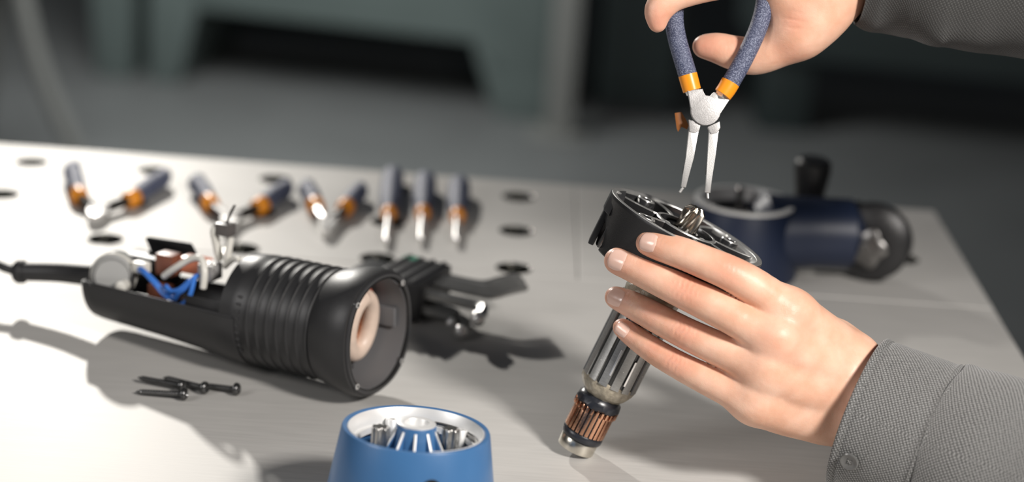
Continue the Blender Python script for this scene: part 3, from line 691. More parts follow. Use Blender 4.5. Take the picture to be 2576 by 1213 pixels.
obj('cord', tub(P, 3.8, seg=16, n=10), M_rubber, h)
obj('end_cap', lat([(9, 234), (12, 238), (11, 242), (8.5, 246), (7, 240)], seg=40, close=True, M=Matrix.Translation((2, -CS*4, 0))), M_rubber, h)

# ------------------------------------------------------------------ armature with bearing plate
A0 = pt(1447, 1128, 1316)
adir = (RIGHT*.435+UP*.900)*math.cos(math.radians(12.5)) - FWD*math.sin(math.radians(12.5))
xdir = RIGHT*.900-UP*.435
Ma = frame(A0, adir, xdir)     # local x: to the right along the plate, local -y or +y towards camera
ysgn = 1 if (Ma.to_3x3() @ Vector((0, 1, 0))).dot(-FWD) > 0 else -1     # +1: local +y faces the camera
a_ = thing('motor_armature', 'motor armature with black bearing plate, steel pinion and copper commutator, held upright in the hand', 'motor armature', Ma)
obj('bearing', lat([(11, -.3), (12.2, 0), (12.6, .8), (12.6, 7.4), (12.2, 8.2), (9, 8.4), (5, 8.4), (5, .2), (9.5, .4)], seg=56, close=True), mat('bearing_steel', (.62, .59, .52), .26, 1.0, noise=.1, nscale=200), a_, label='bright steel ball bearing')
obj('bearing_seal', lat([(9.6, -.1), (9.6, .3), (5, .3), (5, -.1)], seg=40, close=True), M_dsteel, a_)
obj('shaft', lat([(4.6, -1), (4.9, -.4), (4.9, 166), (3.5, 167)], seg=28), M_steel, a_)
obj('insulating_ring', lat([(10, 8.4), (13.4, 8.8), (14, 10), (14, 12.6), (13.4, 13.6), (10, 14)], seg=48), M_mica, a_)
cc_ = obj('commutator_core', lat([(13.0, 13.5), (13.2, 31)], seg=48), M_mica, a_)
nb = 26
barb = bmesh.new(); w_ = 2*PI*13.9/nb*.70
prism(barb, [(12.2, -w_/2), (14.0, -w_/2), (14.0, w_/2), (12.2, w_/2)], 14, 32.5, None, .2)
tmpo = obj('commutator_bar', barb, M_copper, cc_, sharp=30)
for k in range(1, nb):
    o = tmpo.copy(); COL.objects.link(o); o.parent = cc_; o.rotation_euler = (0, 0, 2*PI*k/nb)
hb_ = bmesh.new(); prism(hb_, [(13.4, -.9), (15.4, -.9), (15.4, .9), (13.4, .9)], 29.5, 33.6, None, .4)
tmpo = obj('commutator_hook', hb_, M_copper, cc_)
for k in range(1, nb):
    o = tmpo.copy(); COL.objects.link(o); o.parent = cc_; o.rotation_euler = (0, 0, 2*PI*(k+.0)/nb)
obj('resin_collar', lat([(13, 32.6), (14.6, 33.2), (15.2, 35), (14.6, 38.4), (12.5, 41), (10.5, 42)], seg=48, rf=lambda a, z: 1+.025*math.sin(7*a+z)), M_mica, a_)
obj('neck_winding', tub([Vector((9.6*math.cos(k*.5), 9.6*math.sin(k*.5), 39+k*.06)) for k in range(60)], 1.0, seg=8, n=2), M_copper, a_, label='copper wires at the neck')
obj('end_winding', lat([(9.5, 40), (12.5, 41), (15.5, 44), (17.8, 48), (18.6, 52.5), (18.2, 54), (12, 55)], seg=96, rf=lambda a, z: 1+.022*math.sin(12*a+z*.3)+.015*math.sin(5*a+z)), M_varnish, a_, label='varnished end winding')
# laminated core with slots
def slotted(bm, r, z0, z1, ns=14, hw=.075, dep=2.2):
    pts = []
    for k in range(ns):
        a = 2*PI*k/ns
        for t_ in (-.5, -.25, 0, .25, .5):
            aa = a+t_*(2*PI/ns-2*hw); pts.append((r*math.cos(aa), r*math.sin(aa)))
        for aa, rr in ((a+PI/ns-hw*.8, r-.9), (a+PI/ns-hw*.8, r-dep), (a+PI/ns+hw*.8, r-dep), (a+PI/ns+hw*.8, r-.9)):
            pts.append((rr*math.cos(aa), rr*math.sin(aa)))
    prism(bm, pts, z0, z1)
b = bmesh.new(); slotted(b, 19.2, 52, 112); obj('laminated_core', b, mat('lamination_steel', (.34, .34, .33), .34, .6, noise=.3, nscale=260, stretch=(1, 1, 6), bump=.25, bscale=700), a_, sharp=30)
for k in range(14):
    an = 2*PI*(k+.5)/14; v = Matrix.Rotation(an, 4, 'Z')
    obj('slot_wedge', bx((17.4, 0, 83), (1.6, 2.3, 62), bev=.5, M=v), mat('slot_resin', (.035, .035, .033), .35), a_)
    if k % 2 == 0:
        obj('balance_groove', bx((19.2, 4.4*0, 66), (.5, .5, .5), bev=.1, M=Matrix.Rotation(an+PI/14, 4, 'Z')), M_steel, a_)
for da, z0_, ln in ((-8, 60, 19), (28, 57, 18)):
    a = (math.radians(90+da) if ysgn > 0 else math.radians(-90+da))
    obj('balance_notch', bx((19.15, 0, z0_+ln/2), (.7, 1.5, ln), bev=.33, M=Matrix.Rotation(a, 4, 'Z')), M_steel, a_, label='bright milled balance notch')
obj('upper_winding', lat([(12, 111), (18, 112), (18.5, 116), (15, 124), (9, 127)], seg=72, rf=lambda a, z: 1+.025*math.sin(12*a+z*.3)), M_varnish, a_)
# cooling fan
obj('fan_hub', lat([(9, 126), (26, 127), (27, 129), (9, 131)], seg=48), M_darkpl, a_)
fb = bmesh.new(); prism(fb, [(12, -.6), (34, 3), (34, 4.2), (12, .8)], 128, 136, None, .2)
tmpo = obj('fan_blade', fb, M_darkpl, a_)
for k in range(1, 16):
    o = tmpo.copy(); COL.objects.link(o); o.parent = a_; o.rotation_euler = (0, 0, 2*PI*k/16)
TP = 167.0
def bore(a, z): return 1.0
# plate: skirt with outer wall, open face with webs and pockets
sk = obj('plate_skirt', lat([(46.5, TP-37), (47.5, TP-36), (52.6, TP-3), (53.2, TP-1.5), (53.0, TP-.2), (51.6, TP), (50.8, TP-1), (50.2, TP-9), (47.5, TP-20), (43.5, TP-35)], seg=96, close=True, rf=lambda a, z: 1+.012*math.cos(4*a)), M_blackpl, a_)
aw = math.radians(180)
boolean(sk, lat([(10.5, 0), (10.5, 26)], seg=40, M=frame((-60, 10*ysgn, TP-28), (1, -.15*ysgn, 0))))
obj('side_tab', bx((-51, 2*ysgn, TP-24), (4, 13, 26), bev=1.2), M_blackpl, a_)
obj('side_mesh', bx((-46, 10*ysgn, TP-27), (2, 16, 15), bev=.5), M_dsteel, a_)
M_gloss = mat('glossy_black_casting', (0.02, 0.02, 0.021), 0.16, spec=.7, coat=.6)
M_rim = mat('worn_bright_rim', (0.70, 0.70, 0.68), 0.3, .8, noise=.25, nscale=120)
obj('plate_rim', lat([(53.1, TP-.9), (52.7, TP+.3), (50.8, TP+.5), (49.4, TP-.2), (48.8, TP-2.0), (50, TP-2.2)], seg=96, close=True, rf=lambda a, z: 1+.012*math.cos(4*a)), M_rim, a_, label='bright worn rim')
obj('rim_slope', lat([(50.2, TP-.3), (46.8, TP-3.2), (46.0, TP-8), (50.0, TP-9)], seg=60, close=True, a0=math.radians(0), a1=math.radians(360)), M_gloss, a_)
obj('pocket_floor', lat([(48, TP-20), (48, TP-18), (10, TP-17), (10, TP-20)], seg=72, close=True), M_blackpl, a_)
obj('rim_flange', lat([(49.6, TP-.4), (44.6, TP-4.6), (44.2, TP-6), (49.2, TP-6.5)], seg=40, close=True, a0=math.radians(-38), a1=math.radians(48)), M_rim, a_, label='wide bright flange of the rim')
lug = bmesh.new(); prism(lug, [(-44, -27*ysgn), (-51, -17*ysgn), (-54, -4*ysgn), (-53.4, 7*ysgn), (-49, 18*ysgn), (-44, 10*ysgn)], TP-13, TP-.3, None, .8)
obj('corner_lug', lug, M_darkpl, a_, sharp=30)
obj('lug_hole', lat([(2.6, TP-.6), (2.6, TP+.2), (1.5, TP+.2), (1.5, TP-.6)], seg=20, close=True, M=Matrix.Translation((-49.6, -3*ysgn, 0))), M_rim, a_)
obj('hub_wall', lat([(21, TP-18), (21, TP-1.6), (20.2, TP-.8), (18.6, TP-.8), (18.2, TP-4), (18.2, TP-18)], seg=64, close=True), M_gloss, a_)
obj('hub_edge', lat([(21.1, TP-1.5), (20.6, TP-.7), (18.9, TP-.6), (18.7, TP-1.2)], seg=64, close=True), M_rim, a_)
obj('bearing_cover', lat([(18, TP-7), (18, TP-4.5), (14, TP-3.6), (8.2, TP-3.4), (8.2, TP-7)], seg=64, close=True), M_gloss, a_)
obj('cover_ring', lat([(13, TP-3.8), (12.6, TP-2.4), (9.0, TP-2.3), (8.6, TP-3.6)], seg=48, close=True), M_dsteel, a_)
for k, an in enumerate((12, 66, 118, 170, 222, 282, 330)):
    Mr = Matrix.Rotation(math.radians(an), 4, 'Z')
    wv = bmesh.new()
    L_ = [(20.5+i*3.2, 2.6*math.sin(i/9*PI)*(1 if k % 2 else -1)) for i in range(10)]
    rod_taper(wv, L_, [2.4]*10, TP-18, TP-1.8)
    wb_ = obj('web', wv, M_gloss, a_, M=Mr)
    wv = bmesh.new(); rod_taper(wv, L_, [1.9]*10, TP-1.9, TP-1.2); obj('web_edge', wv, M_rim, wb_, M=Mr)
for an in (40, 136, 228, 318):
    x, y = 41*math.cos(math.radians(an)), 41*math.sin(math.radians(an))
    Mt = Matrix.Translation((x, y, 0))
    sb_ = obj('screw_boss', lat([(6.2, TP-12), (6.0, TP-1.2), (5.4, TP-.5), (3.4, TP-.5), (3.0, TP-1.6), (3.0, TP-12)], seg=36, close=True, M=Mt), M_gloss, a_)
    obj('boss_edge', lat([(5.8, TP-.9), (5.4, TP-.3), (3.6, TP-.3), (3.3, TP-1)], seg=36, close=True, M=Mt), M_rim, sb_)
for an, w__ in ((238, 9), (262, 8), (60, 7), (290, 8)):
    obj('rim_land', bx((48.2, 0, TP-2.2), (3.4, w__*1.6, 4.2), bev=.4, M=Matrix.Rotation(math.radians(an*(-ysgn)), 4, 'Z')), M_rim, a_, label='bright milled land on the rim')
for an in (200, 330, 90):
    x, y = 14*math.cos(math.radians(an)), 14*math.sin(math.radians(an))
    obj('cover_screw', lat([(2.5, TP-4), (2.5, TP-2.4), (2.0, TP-1.9), (1.0, TP-2.4)], seg=20, M=Matrix.Translation((x, y, 0))), M_steel, a_)
# helical pinion
b = bmesh.new(); nt_ = 7; n_ = nt_*10; rings = []
for k in range(17):
    z = TP-2+k*1.0; tw = k*.055; rr0 = 6.5 if k < 14 else 6.5-(k-13)*.75
    ring = []
    for i in range(n_):
        a = 2*PI*i/n_; c = math.cos(nt_*a); r = rr0*(1+.20*max(-1, min(1, c*1.5)))-.4
        ring.append(b.verts.new((r*math.cos(a+tw), r*math.sin(a+tw), z)))
    rings.append(ring)
for A, B in zip(rings[:-1], rings[1:]):
    for i in range(n_): b.faces.new((A[i], A[(i+1) % n_], B[(i+1) % n_], B[i]))
b.faces.new(rings[0]); b.faces.new(rings[-1])
obj('pinion', b, mat('pinion_steel', (.50, .46, .40), .25, 1.0, noise=.2, nscale=300), a_, label='helical steel pinion')

# ------------------------------------------------------------------ hands (one smooth surface each, from a distance field)
def surface_nets(V, lo, h):
    nx, ny, nz = V.shape; ins = V < 0
    idx = -np.ones((nx-1, ny-1, nz-1), dtype=np.int64)
    c = np.zeros((nx-1, ny-1, nz-1), dtype=np.int8)
    for dx in (0, 1):
        for dy in (0, 1):
            for dz in (0, 1): c += ins[dx:nx-1+dx, dy:ny-1+dy, dz:nz-1+dz]
    act = (c > 0) & (c < 8); cells = np.argwhere(act); idx[act] = np.arange(len(cells))
    acc = np.zeros((len(cells), 3)); cnt = np.zeros(len(cells))
    corners = [(a, b, d) for a in (0, 1) for b in (0, 1) for d in (0, 1)]
    vals = {q: V[cells[:, 0]+q[0], cells[:, 1]+q[1], cells[:, 2]+q[2]] for q in corners}
    for q in corners:
        for ax in range(3):
            if q[ax]: continue
            q2 = list(q); q2[ax] = 1; q2 = tuple(q2); a = vals[q]; b = vals[q2]; m = (a < 0) != (b < 0)
            t = np.where(m, a/np.where(m, a-b, 1), 0); p = np.tile(np.array(q, float), (len(cells), 1)); p[:, ax] += t
            acc[m] += p[m]; cnt[m] += 1
    P = (cells+acc/cnt[:, None])*h+lo
    faces = []
    for ax in range(3):
        u, v = [(1, 2), (2, 0), (0, 1)][ax]
        sl0 = [slice(None)]*3; sl1 = [slice(None)]*3; sl0[ax] = slice(0, -1); sl1[ax] = slice(1, None)
        A = ins[tuple(sl0)]; B = ins[tuple(sl1)]
        E = np.argwhere(A != B); E = E[(E[:, u] > 0) & (E[:, v] > 0) & (E[:, u] < V.shape[u]-1) & (E[:, v] < V.shape[v]-1)]
        fl = A[E[:, 0], E[:, 1], E[:, 2]]
        def cell(du, dv):
            e = E.copy(); e[:, u] += du; e[:, v] += dv; return idx[e[:, 0], e[:, 1], e[:, 2]]
        q = np.stack([cell(-1, -1), cell(0, -1), cell(0, 0), cell(-1, 0)], 1)
        q[~fl] = q[~fl][:, ::-1]; faces.append(q)
    return P, np.concatenate(faces)
def cone_sdf(X, a, b, ra, rb):
    ba = b-a; L2 = ba.dot(ba); pa = X-a; t = np.clip((pa @ ba)/L2, 0, 1)
    return np.sqrt(((pa-t[..., None]*ba)**2).sum(-1))-(ra+(rb-ra)*t)
def smin(a, b, k):
    h_ = np.clip(.5+.5*(b-a)/k, 0, 1); return b*(1-h_)+a*h_-k*h_*(1-h_)
def resample(P, n=5):
    """catmull over (x,y,z,r)"""
    P = [np.array(p, float) for p in P]; out = []
    for i in range(len(P)-1):
        p0 = P[max(i-1, 0)]; p1 = P[i]; p2 = P[i+1]; p3 = P[min(i+2, len(P)-1)]
        for k in range(n):
            t = k/n; out.append(.5*((2*p1)+(-p0+p2)*t+(2*p0-5*p1+4*p2-p3)*t*t+(-p0+3*p1-3*p2+p3)*t**3))
    out.append(P[-1]); return out
def J(px, py, Z, r): v = pt(px, py, Z); return (v.x, v.y, v.z, r)
def build_hand(name, fingers, palm, extras, flush, parent, kp=7.0, kf=9.0, hstep=1.0, creases=()):
    allp = np.array([p for ch in fingers+palm for p in ch])
    lo = (allp[:, :3]-allp[:, 3:4]).min(0)-6; hi = (allp[:, :3]+allp[:, 3:4]).max(0)+6
    n = np.ceil((hi-lo)/hstep).astype(int)+1
    gx, gy, gz = [lo[i]+np.arange(n[i])*hstep for i in range(3)]
    def field(chains, k, smooth=True):
        Fv = np.full(n, 60.0, dtype=np.float32)
        for ch in chains:
            ch = resample(ch, 4) if len(ch) > 2 else [np.array(c) for c in ch]
            for A, B in zip(ch[:-1], ch[1:]):
                m = 16; l2 = np.minimum(A[:3]-A[3], B[:3]-B[3])-m; h2 = np.maximum(A[:3]+A[3], B[:3]+B[3])+m
                i0 = np.clip(((l2-lo)/hstep).astype(int), 0, n-1); i1 = np.clip(np.ceil((h2-lo)/hstep).astype(int)+1, 1, n)
                X = np.stack(np.meshgrid(gx[i0[0]:i1[0]], gy[i0[1]:i1[1]], gz[i0[2]:i1[2]], indexing='ij'), -1)
                d = cone_sdf(X, A[:3], B[:3], A[3], B[3]).astype(np.float32)
                s = (slice(i0[0], i1[0]), slice(i0[1], i1[1]), slice(i0[2], i1[2]))
                Fv[s] = smin(Fv[s], d, k) if k > 0 else np.minimum(Fv[s], d)
        return Fv
    Ff = None
    for ch in fingers:
        f = field([ch], 1.2); Ff = f if Ff is None else smin(Ff, f, .9)
    Fp = field(palm, kp)
    V = smin(Ff, Fp, kf)
    if extras:
        Fe = field(extras, 1.5); V = smin(V, Fe, 4.0)
    P, Fc = surface_nets(V, lo, hstep)
    # light smoothing
    e = np.concatenate([Fc[:, [0, 1]], Fc[:, [1, 2]], Fc[:, [2, 3]], Fc[:, [3, 0]]])
    for it in range(3):
        acc = np.zeros_like(P); cnt = np.zeros(len(P))
        np.add.at(acc, e[:, 0], P[e[:, 1]]); np.add.at(cnt, e[:, 0], 1); np.add.at(acc, e[:, 1], P[e[:, 0]]); np.add.at(cnt, e[:, 1], 1)
        P = P*.5+.5*acc/cnt[:, None]
    # wrinkle grooves: shallow displacements towards the axis in thin bands
    nrm = None
    fl = np.zeros(len(P))
    for (c, rad, amt) in flush:
        d = np.linalg.norm(P-np.array(c)[None], axis=1); fl = np.maximum(fl, amt*np.clip(1-d/rad, 0, 1)**1.0)
    me = bpy.data.meshes.new(name); me.from_pydata((P*S).tolist(), [], Fc.tolist()); me.update()
    if creases:
        vn = np.zeros(len(P)*3); me.vertices.foreach_get('normal', vn); vn = vn.reshape(-1, 3)
        D = np.zeros(len(P))
        for (c, ax, rad, spc, cntw, dep) in creases:
            c = np.array(c); ax = np.array(ax)/np.linalg.norm(ax); rel = P-c[None]
            s_ = rel @ ax; dd = np.linalg.norm(rel, axis=1); wgt = np.clip(1-dd/rad, 0, 1)
            wob = .5*np.sin(rel[:, 2]*.9+rel[:, 0]*.4)
            D += wgt*dep*np.maximum(0, np.cos(2*PI*(s_+wob)/spc))**3
        P = P-vn*D[:, None]; me.vertices.foreach_set('co', (P*S).ravel()); me.update()
    at = me.attributes.new('flush', 'FLOAT', 'POINT'); at.data.foreach_set('value', fl.astype(np.float32))
    for p in me.polygons: p.use_smooth = True
    me.materials.append(M_skin)
    o = bpy.data.objects.new(name, me); COL.objects.link(o); o.parent = parent
    return o
person = thing('person', 'forearms and hands of a person in grey work shirt, holding armature and pliers', 'person')
def v3(px, py, Z): v = pt(px, py, Z); return (v.x, v.y, v.z)
# left hand (lower)
ix = [J(1628, 612, 1240, 7.2), J(1660, 620, 1236, 8.7), J(1712, 636, 1231, 9.6), J(1775, 661, 1226, 10.1), J(1842, 690, 1224, 10.7), J(1905, 727, 1227, 11.5), J(1985, 792, 1236, 14)]
md = [J(1552, 656, 1255, 8.3), J(1592, 671, 1249, 9.4), J(1652, 699, 1242, 10.3), J(1722, 735, 1236, 10.5), J(1790, 768, 1231, 11), J(1860, 806, 1228, 11.3), J(1952, 852, 1230, 14)]
rg = [J(1548, 748, 1275, 7.0), J(1592, 768, 1268, 8.5), J(1652, 800, 1257, 9.3), J(1728, 840, 1246, 9.8), J(1798, 873, 1240, 10.4), J(1862, 903, 1235, 11), J(1926, 928, 1234, 13.5)]
pk = [J(1564, 824, 1274, 5.9), J(1598, 849, 1270, 7.3), J(1650, 886, 1260, 8.1), J(1720, 926, 1250, 8.7), J(1785, 958, 1244, 9.6), J(1845, 984, 1241, 11), J(1900, 1004, 1242, 13.5)]
th = [J(2090, 880, 1275, 18), J(2020, 830, 1296, 14), J(1930, 780, 1318, 11.5), J(1840, 760, 1330, 10.5), J(1770, 770, 1334, 9)]
wr1 = J(2142, 918, 1263, 18); wr2 = J(2118, 985, 1260, 19.5); wr3 = J(2092, 1050, 1262, 16)
fa1 = J(2240, 1030, 1238, 22); fa2 = J(2235, 1070, 1240, 22)
palm = [[ix[-1], J(2050, 850, 1248, 16), wr1], [md[-1], J(2030, 905, 1243, 16), J(2122, 950, 1258, 19)], [rg[-1], J(2010, 965, 1245, 16), wr2],
        [pk[-1], J(1985, 1028, 1252, 15), wr3], [md[-1], rg[-1]], [ix[-1], md[-1]], [rg[-1], pk[-1]],
        [J(1990, 860, 1250, 15), J(2070, 960, 1256, 19)], [J(1940, 980, 1252, 14), J(2060, 1020, 1258, 18)],
        [th[0], wr1], [wr1, fa1], [wr2, J(2245, 1050, 1238, 25)], [wr3, fa2], [J(2010, 830, 1262, 14), J(2085, 865, 1268, 15)]]
extras = [[J(1985, 785, 1228, 9), J(2035, 838, 1236, 5.5)], [J(1955, 845, 1222, 9), J(2020, 893, 1233, 5.5), J(2090, 940, 1242, 5)],
          [J(1925, 920, 1226, 8.5), J(1995, 950, 1236, 5.5), J(2080, 985, 1246, 5)], [J(1893, 990, 1234, 8), J(1960, 1012, 1242, 5.5)],
          ]
PIPs = [v3(1838, 672, 1214), v3(1725, 722, 1226), v3(1720, 822, 1236), v3(1700, 900, 1242)]
flush = [(v3(1625, 612, 1232), 16, .5), (v3(1548, 656, 1246), 17, .55), (v3(1545, 748, 1266), 17, .6), (v3(1562, 824, 1266), 15, .6)]
flush += [(p, 17, .55) for p in PIPs] + [(v3(1995, 815, 1222), 22, .35), (v3(1640, 668, 1238), 14, .35), (v3(1640, 785, 1250), 14, .4), (v3(1640, 872, 1252), 12, .4), (v3(1960, 850, 1218), 20, .25)]
d_ = (RIGHT*.88-UP*.47)
cre = [(PIPs[0], d_, 13, 3.2, 1, 0.12), (PIPs[1], d_, 14, 3.2, 1, 0.53), (PIPs[2], d_, 13, 3.0, 1, 0.53), (PIPs[3], d_, 12, 2.8, 1, 0.49),
       (v3(1660, 612, 1228), d_, 8, 2.4, 1, .2), (v3(1600, 662, 1240), d_, 9, 2.4, 1, .25), (v3(1602, 765, 1258), d_, 8, 2.4, 1, .25)]
LH = build_hand('left_hand', [ix, md, rg, pk, th], palm, extras, flush, person, creases=cre)
from mathutils.bvhtree import BVHTree
def nail(hand, base, tip, wd, face, ln, fwd=2.5, lift=.30):
    """nail grid dropped onto the hand's surface; base->tip is the finger direction, face the way the nail looks"""
    tree = BVHTree.FromPolygons([v.co/S for v in hand.data.vertices], [tuple(p.vertices) for p in hand.data.polygons])
    base = Vector(base); tip = Vector(tip); ax = (tip-base).normalized(); f = Vector(face); f = (f-ax*f.dot(ax)).normalized(); s = ax.cross(f)
    b = bmesh.new(); nu, nv = 18, 18; G = []
    for i in range(nu+1):
        u = -1+2*i/nu; row = []
        for j in range(nv+1):
            v = -1+2*j/nv
            uu = u*math.sqrt(1-v*v*.36); vv = v*math.sqrt(1-u*u*.36)
            e = max(abs(u), abs(v))
            o = tip+ax*(fwd-ln*.5+uu*ln*.5)+s*(vv*wd*.5)
            hit = tree.ray_cast(o+f*25, -f, 60)
            p = hit[0] if hit[0] is not None else o
            row.append(b.verts.new(p+f*(lift*(1-e**8)-.10+(.25*max(0, uu)**3))))
        G.append(row)
    for i in range(nu):
        for j in range(nv): b.faces.new((G[i][j], G[i+1][j], G[i+1][j+1], G[i][j+1]))
    r_ = bmesh.ops.extrude_face_region(b, geom=list(b.faces)); vs = [x for x in r_['geom'] if isinstance(x, bmesh.types.BMVert)]
    for q in vs: q.co -= f*.7
    return obj('fingernail', b, M_nail, hand, sharp=80)
nail(LH, ix[1][:3], ix[0][:3], 13, -FWD+UP*.12-RIGHT*.1, 12.5)
nail(LH, md[1][:3], md[0][:3], 14.5, -FWD+UP*.12-RIGHT*.1, 13)
nail(LH, rg[1][:3], rg[0][:3], 12.5, -FWD+UP*.12-RIGHT*.15, 12.5)
nail(LH, pk[1][:3], pk[0][:3], 9.5, -FWD-UP*.1-RIGHT*.1, 10.5)
# right hand (upper)
th = [J(1770, 117, 1303, 7.4), J(1806, 121, 1302, 9.6), J(1850, 134, 1301, 11.0), J(1900, 140, 1301, 12.2), J(1958, 118, 1297, 13.2), J(2008, 84, 1292, 15)]
ix = [J(1654, 60, 1272, 5.6), J(1657, 25, 1270, 8.8), J(1688, -8, 1270, 9.8), J(1745, -28, 1271, 10), J(1810, -44, 1272, 10.6), J(1890, -62, 1276, 12), J(1985, -70, 1284, 16)]
md = [J(1700, -78, 1270, 8), J(1690, -112, 1266, 9.2), J(1730, -150, 1266, 10), J(1820, -165, 1270, 11), J(1910, -160, 1276, 12), J(1995, -130, 1286, 16)]
rg = [J(1725, -165, 1276, 8), J(1715, -200, 1270, 9), J(1760, -238, 1270, 10), J(1840, -250, 1274, 10.5), J(1920, -235, 1280, 12), J(2005, -190, 1290, 15)]
pk = [J(1760, -250, 1280, 7), J(1755, -285, 1274, 8), J(1800, -310, 1274, 8.5), J(1860, -315, 1278, 9), J(1930, -295, 1284, 10), J(2010, -245, 1296, 14)]
w1 = J(2135, -95, 1292, 24); w2 = J(2150, -150, 1298, 22)
palm = [[th[-1], J(2062, 20, 1290, 19), w1], [J(1990, 10, 1290, 13), J(2070, -30, 1290, 21), w1], [ix[-1], J(2070, -80, 1290, 20), w1], [md[-1], J(2070, -130, 1294, 20), w2],
        [rg[-1], w2], [pk[-1], J(2090, -200, 1300, 18), w2], [J(2000, -10, 1286, 15), J(1975, -60, 1284, 15)], [w1, J(2330, -110, 1285, 27)], [w2, J(2340, -150, 1290, 25)],
        [J(1965, 60, 1296, 9), J(1965, 0, 1290, 11)]]
flush = [(v3(1770, 117, 1295), 18, .55), (v3(1655, 55, 1264), 18, .5), (v3(1850, 110, 1290), 12, .4), (v3(2005, 55, 1276), 12, .5), (v3(1990, 140, 1284), 16, .3)]
cre = [(v3(1838, 118, 1292), RIGHT, 11, 2.6, 1, .28), (v3(2000, 52, 1276), UP+RIGHT*.2, 10, 5, 1, .7)]
RH = build_hand('right_hand', [th, ix, md, rg, pk], palm, [], flush, person, kp=8, kf=8, creases=cre)
nail(RH, th[1][:3], th[0][:3], 12.5, UP*1.0+FWD*.5-RIGHT*.1, 13)

# ------------------------------------------------------------------ shirt sleeves
def sleeve_surface(C, R, up_hint, noise_f, seg=120, sub=14, th=1.6, inner_len=.25, a0=0):
    """C: list of centres, R radii (mm). returns bmesh with uv in mm. frames: n1 towards camera, n2 image-up"""
    Q = catmull(C, sub); Rr = []
    for i in range(len(C)-1):
        for k in range(sub): Rr.append(R[i]+(R[i+1]-R[i])*(3*(k/sub)**2-2*(k/sub)**3))
    Rr.append(R[-1])
    b = bmesh.new(); uvl = b.loops.layers.uv.new('UVMap'); rings = []; s = 0; ss = []
    for i, c in enumerate(Q):
        if i: s += (Q[i]-Q[i-1]).length
        ss.append(s)
    tot = s
    for i, c in enumerate(Q):
        d = (Q[min(i+1, len(Q)-1)]-Q[max(i-1, 0)]).normalized()
        n1 = (-FWD); n1 = (n1-d*n1.dot(d)).normalized(); n2 = d.cross(n1)
        if n2.dot(UP) < 0: n2 = -n2
        ring = []
        for k in range(seg):
            a = 2*PI*k/seg; r = Rr[i]+noise_f(a, ss[i])
            ring.append(b.verts.new(c+(n1*math.cos(a)+n2*math.sin(a))*r))
        rings.append((ring, ss[i], Rr[i], c))
    def quad(A, B, C_, D, uvs):
        f = b.faces.new((A, B, C_, D))
        for l, u in zip(f.loops, uvs): l[uvl].uv = u
    for (A, sa, ra, _), (B, sb, rb, _) in zip(rings[:-1], rings[1:]):
        for k in range(seg):
            j = (k+1) % seg; u0 = k*2*PI*50/seg; u1 = (k+1)*2*PI*50/seg
            quad(A[k], A[j], B[j], B[k], ((u0, sa), (u1, sa), (u1, sb), (u0, sb)))
    # turned-in lip at the start
    A, sa, ra, c = rings[0]; n_in = min(6, len(rings)-1)
    lip = [b.verts.new(v.co+(c-v.co).normalized()*th - (Q[1]-Q[0]).normalized()*.0) for v in A]
    deep = [b.verts.new(v.co+(rings[n_in][3]-v.co).normalized()*th) for v in rings[n_in][0]]
    for X_, Y_ in ((A, lip), (lip, deep)):
        for k in range(seg):
            j = (k+1) % seg; quad(X_[k], X_[j], Y_[j], Y_[k], ((k, 0), (k+1, 0), (k+1, 2), (k, 2)))
    return b
def wr(seed, amp, fs):
    rnd = random.Random(seed); ph = [(rnd.uniform(0, 6.28), rnd.uniform(.6, 1.4), rnd.choice((1, 2, 3)), rnd.uniform(-1, 1)) for _ in range(7)]
    def f(a, s):
        return amp*sum(math.sin(k*a+p+s*fs*q+d*a) if False else math.sin(k*a+p+s*fs*q*(1 if d > 0 else -1)) for p, q, k, d in ph)/3
    return f
# lower sleeve
s0 = pt(2158, 1040, 1262)
sd = ((RIGHT*.93-UP*.37)*math.cos(math.radians(20))-FWD*math.sin(math.radians(20))).normalized()
n1 = (-FWD-sd*(-FWD).dot(sd)).normalized(); n2 = sd.cross(n1); n2 = n2 if n2.dot(UP) > 0 else -n2
w0 = wr(3, .9, .06)
cf = lambda a, s: w0(a, s)*.6+1.0*math.exp(-((s-1.6)/1.6)**2)+.7*math.exp(-((s-50)/2)**2)-.6*math.exp(-((s-5.2)/.8)**2)
C = [s0+sd*x for x in (0, 14, 28, 42, 54)]
cuff = obj('cuff', sleeve_surface(C, [50, 50.6, 51.2, 51.8, 52.2], None, cf), M_cloth, person, sharp=70, label='buttoned grey twill cuff')
w1_ = wr(11, 2.4, .045)
def sf(a, s):
    v = w1_(a, s)*min(1, .3+s/40)
    v += 1.6*math.exp(-((s-6)/5)**2)*math.sin(9*a+1)*.5
    return v
sd2 = ((RIGHT*.93-UP*.37)*math.cos(math.radians(32))-FWD*math.sin(math.radians(32))).normalized(); s1 = s0+sd*54
C = [s0+sd*50, s0+sd*60+n2*.5]+[s1+sd2*x+n2*y for x, y in ((34, 2), (70, 4), (120, 9), (190, 20))]
obj('sleeve', sleeve_surface(C, [50.6, 54.5, 55, 53.5, 50, 44], None, sf), M_cloth, person, sharp=80, label='grey twill shirt sleeve')
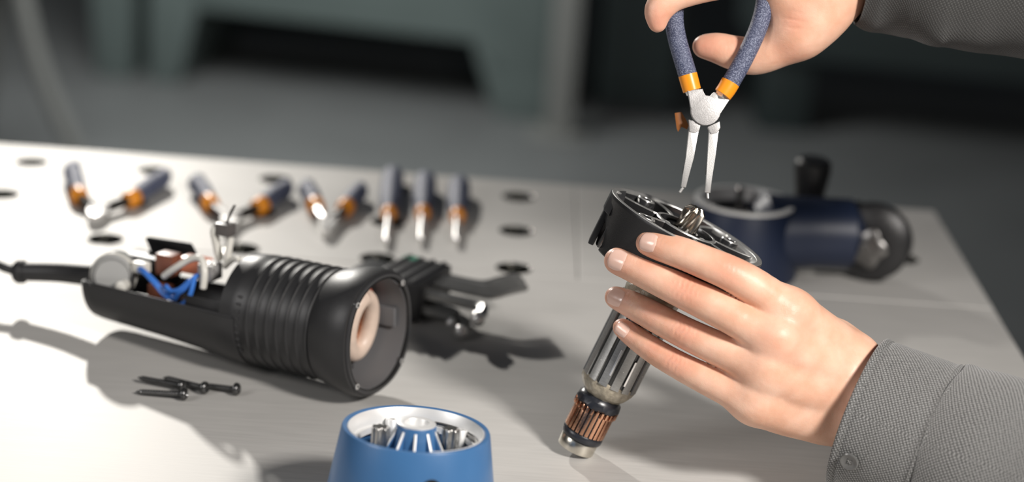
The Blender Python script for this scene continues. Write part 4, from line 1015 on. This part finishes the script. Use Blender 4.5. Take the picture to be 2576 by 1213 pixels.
# stitch lines: small thread dashes around the cuff
def stitches(nm, c, R_, s_off, n=150):
    b = bmesh.new()
    for k in range(n):
        a = 2*PI*k/n; da = 2*PI/n*.30; r = R_+cf(a, s_off)+.15; cc = s0+sd*s_off
        P_ = [cc+(n1*math.cos(x)+n2*math.sin(x))*r for x in (a-da, a+da)]
        tube(b, P_, .32, seg=5, sm=False)
    o = obj(nm, b, M_thread, cuff); o['kind'] = 'stuff'; return o
stitches('cuff_stitching', s0, 50.15, 4.2); stitches('cuff_seam_stitching', s0, 51.9, 49.2)
# button
ab = math.radians(-33); cb_ = s0+sd*13; nb_ = (n1*math.cos(ab)+n2*math.sin(ab)); pb = cb_+nb_*(51.6)
Bm = frame(pb, nb_, sd)
bb = lat([(3, 0), (5.2, .2), (5.9, .8), (5.9, 1.6), (5.3, 2.1), (4.5, 1.9), (3.8, 1.4), (.4, 1.3)], seg=40)
bo = obj('button', bb, M_button, cuff, M=Bm, label='dark grey four hole cuff button')
cut = bmesh.new()
for x, y in ((1.15, 1.15), (-1.15, 1.15), (1.15, -1.15), (-1.15, -1.15)): lathe(cut, [(.62, -1), (.62, 4)], seg=12, M=Bm @ Matrix.Translation((x, y, 0)))
boolean(bo, cut)
b = bmesh.new()
for s_ in (1, -1): tube(b, [Bm @ Vector((1.15, 1.15*s_, 1.5)), Bm @ Vector((-1.15, -1.15*s_, 1.5))], .3, seg=6, sm=False)
obj('button_thread', b, M_thread, cuff)
# upper sleeve
wu = wr(23, 3.2, .05)
C = [pt(2172, -112, 1290), pt(2215, -108, 1290), pt(2300, -104, 1288), pt(2400, -92, 1284), pt(2500, -76, 1280), pt(2640, -70, 1272), pt(2850, -60, 1262)]
def su(a, s):
    v = wu(a, s)*min(1, .45+s/60)
    return v+2.2*math.sin(3*a+s*.09)*math.exp(-s/45)
obj('sleeve', sleeve_surface(C, [43, 46.5, 49.5, 54.5, 56.5, 58, 62], None, su), M_cloth_shade, person, sharp=80, label='upper grey sleeve in shade')
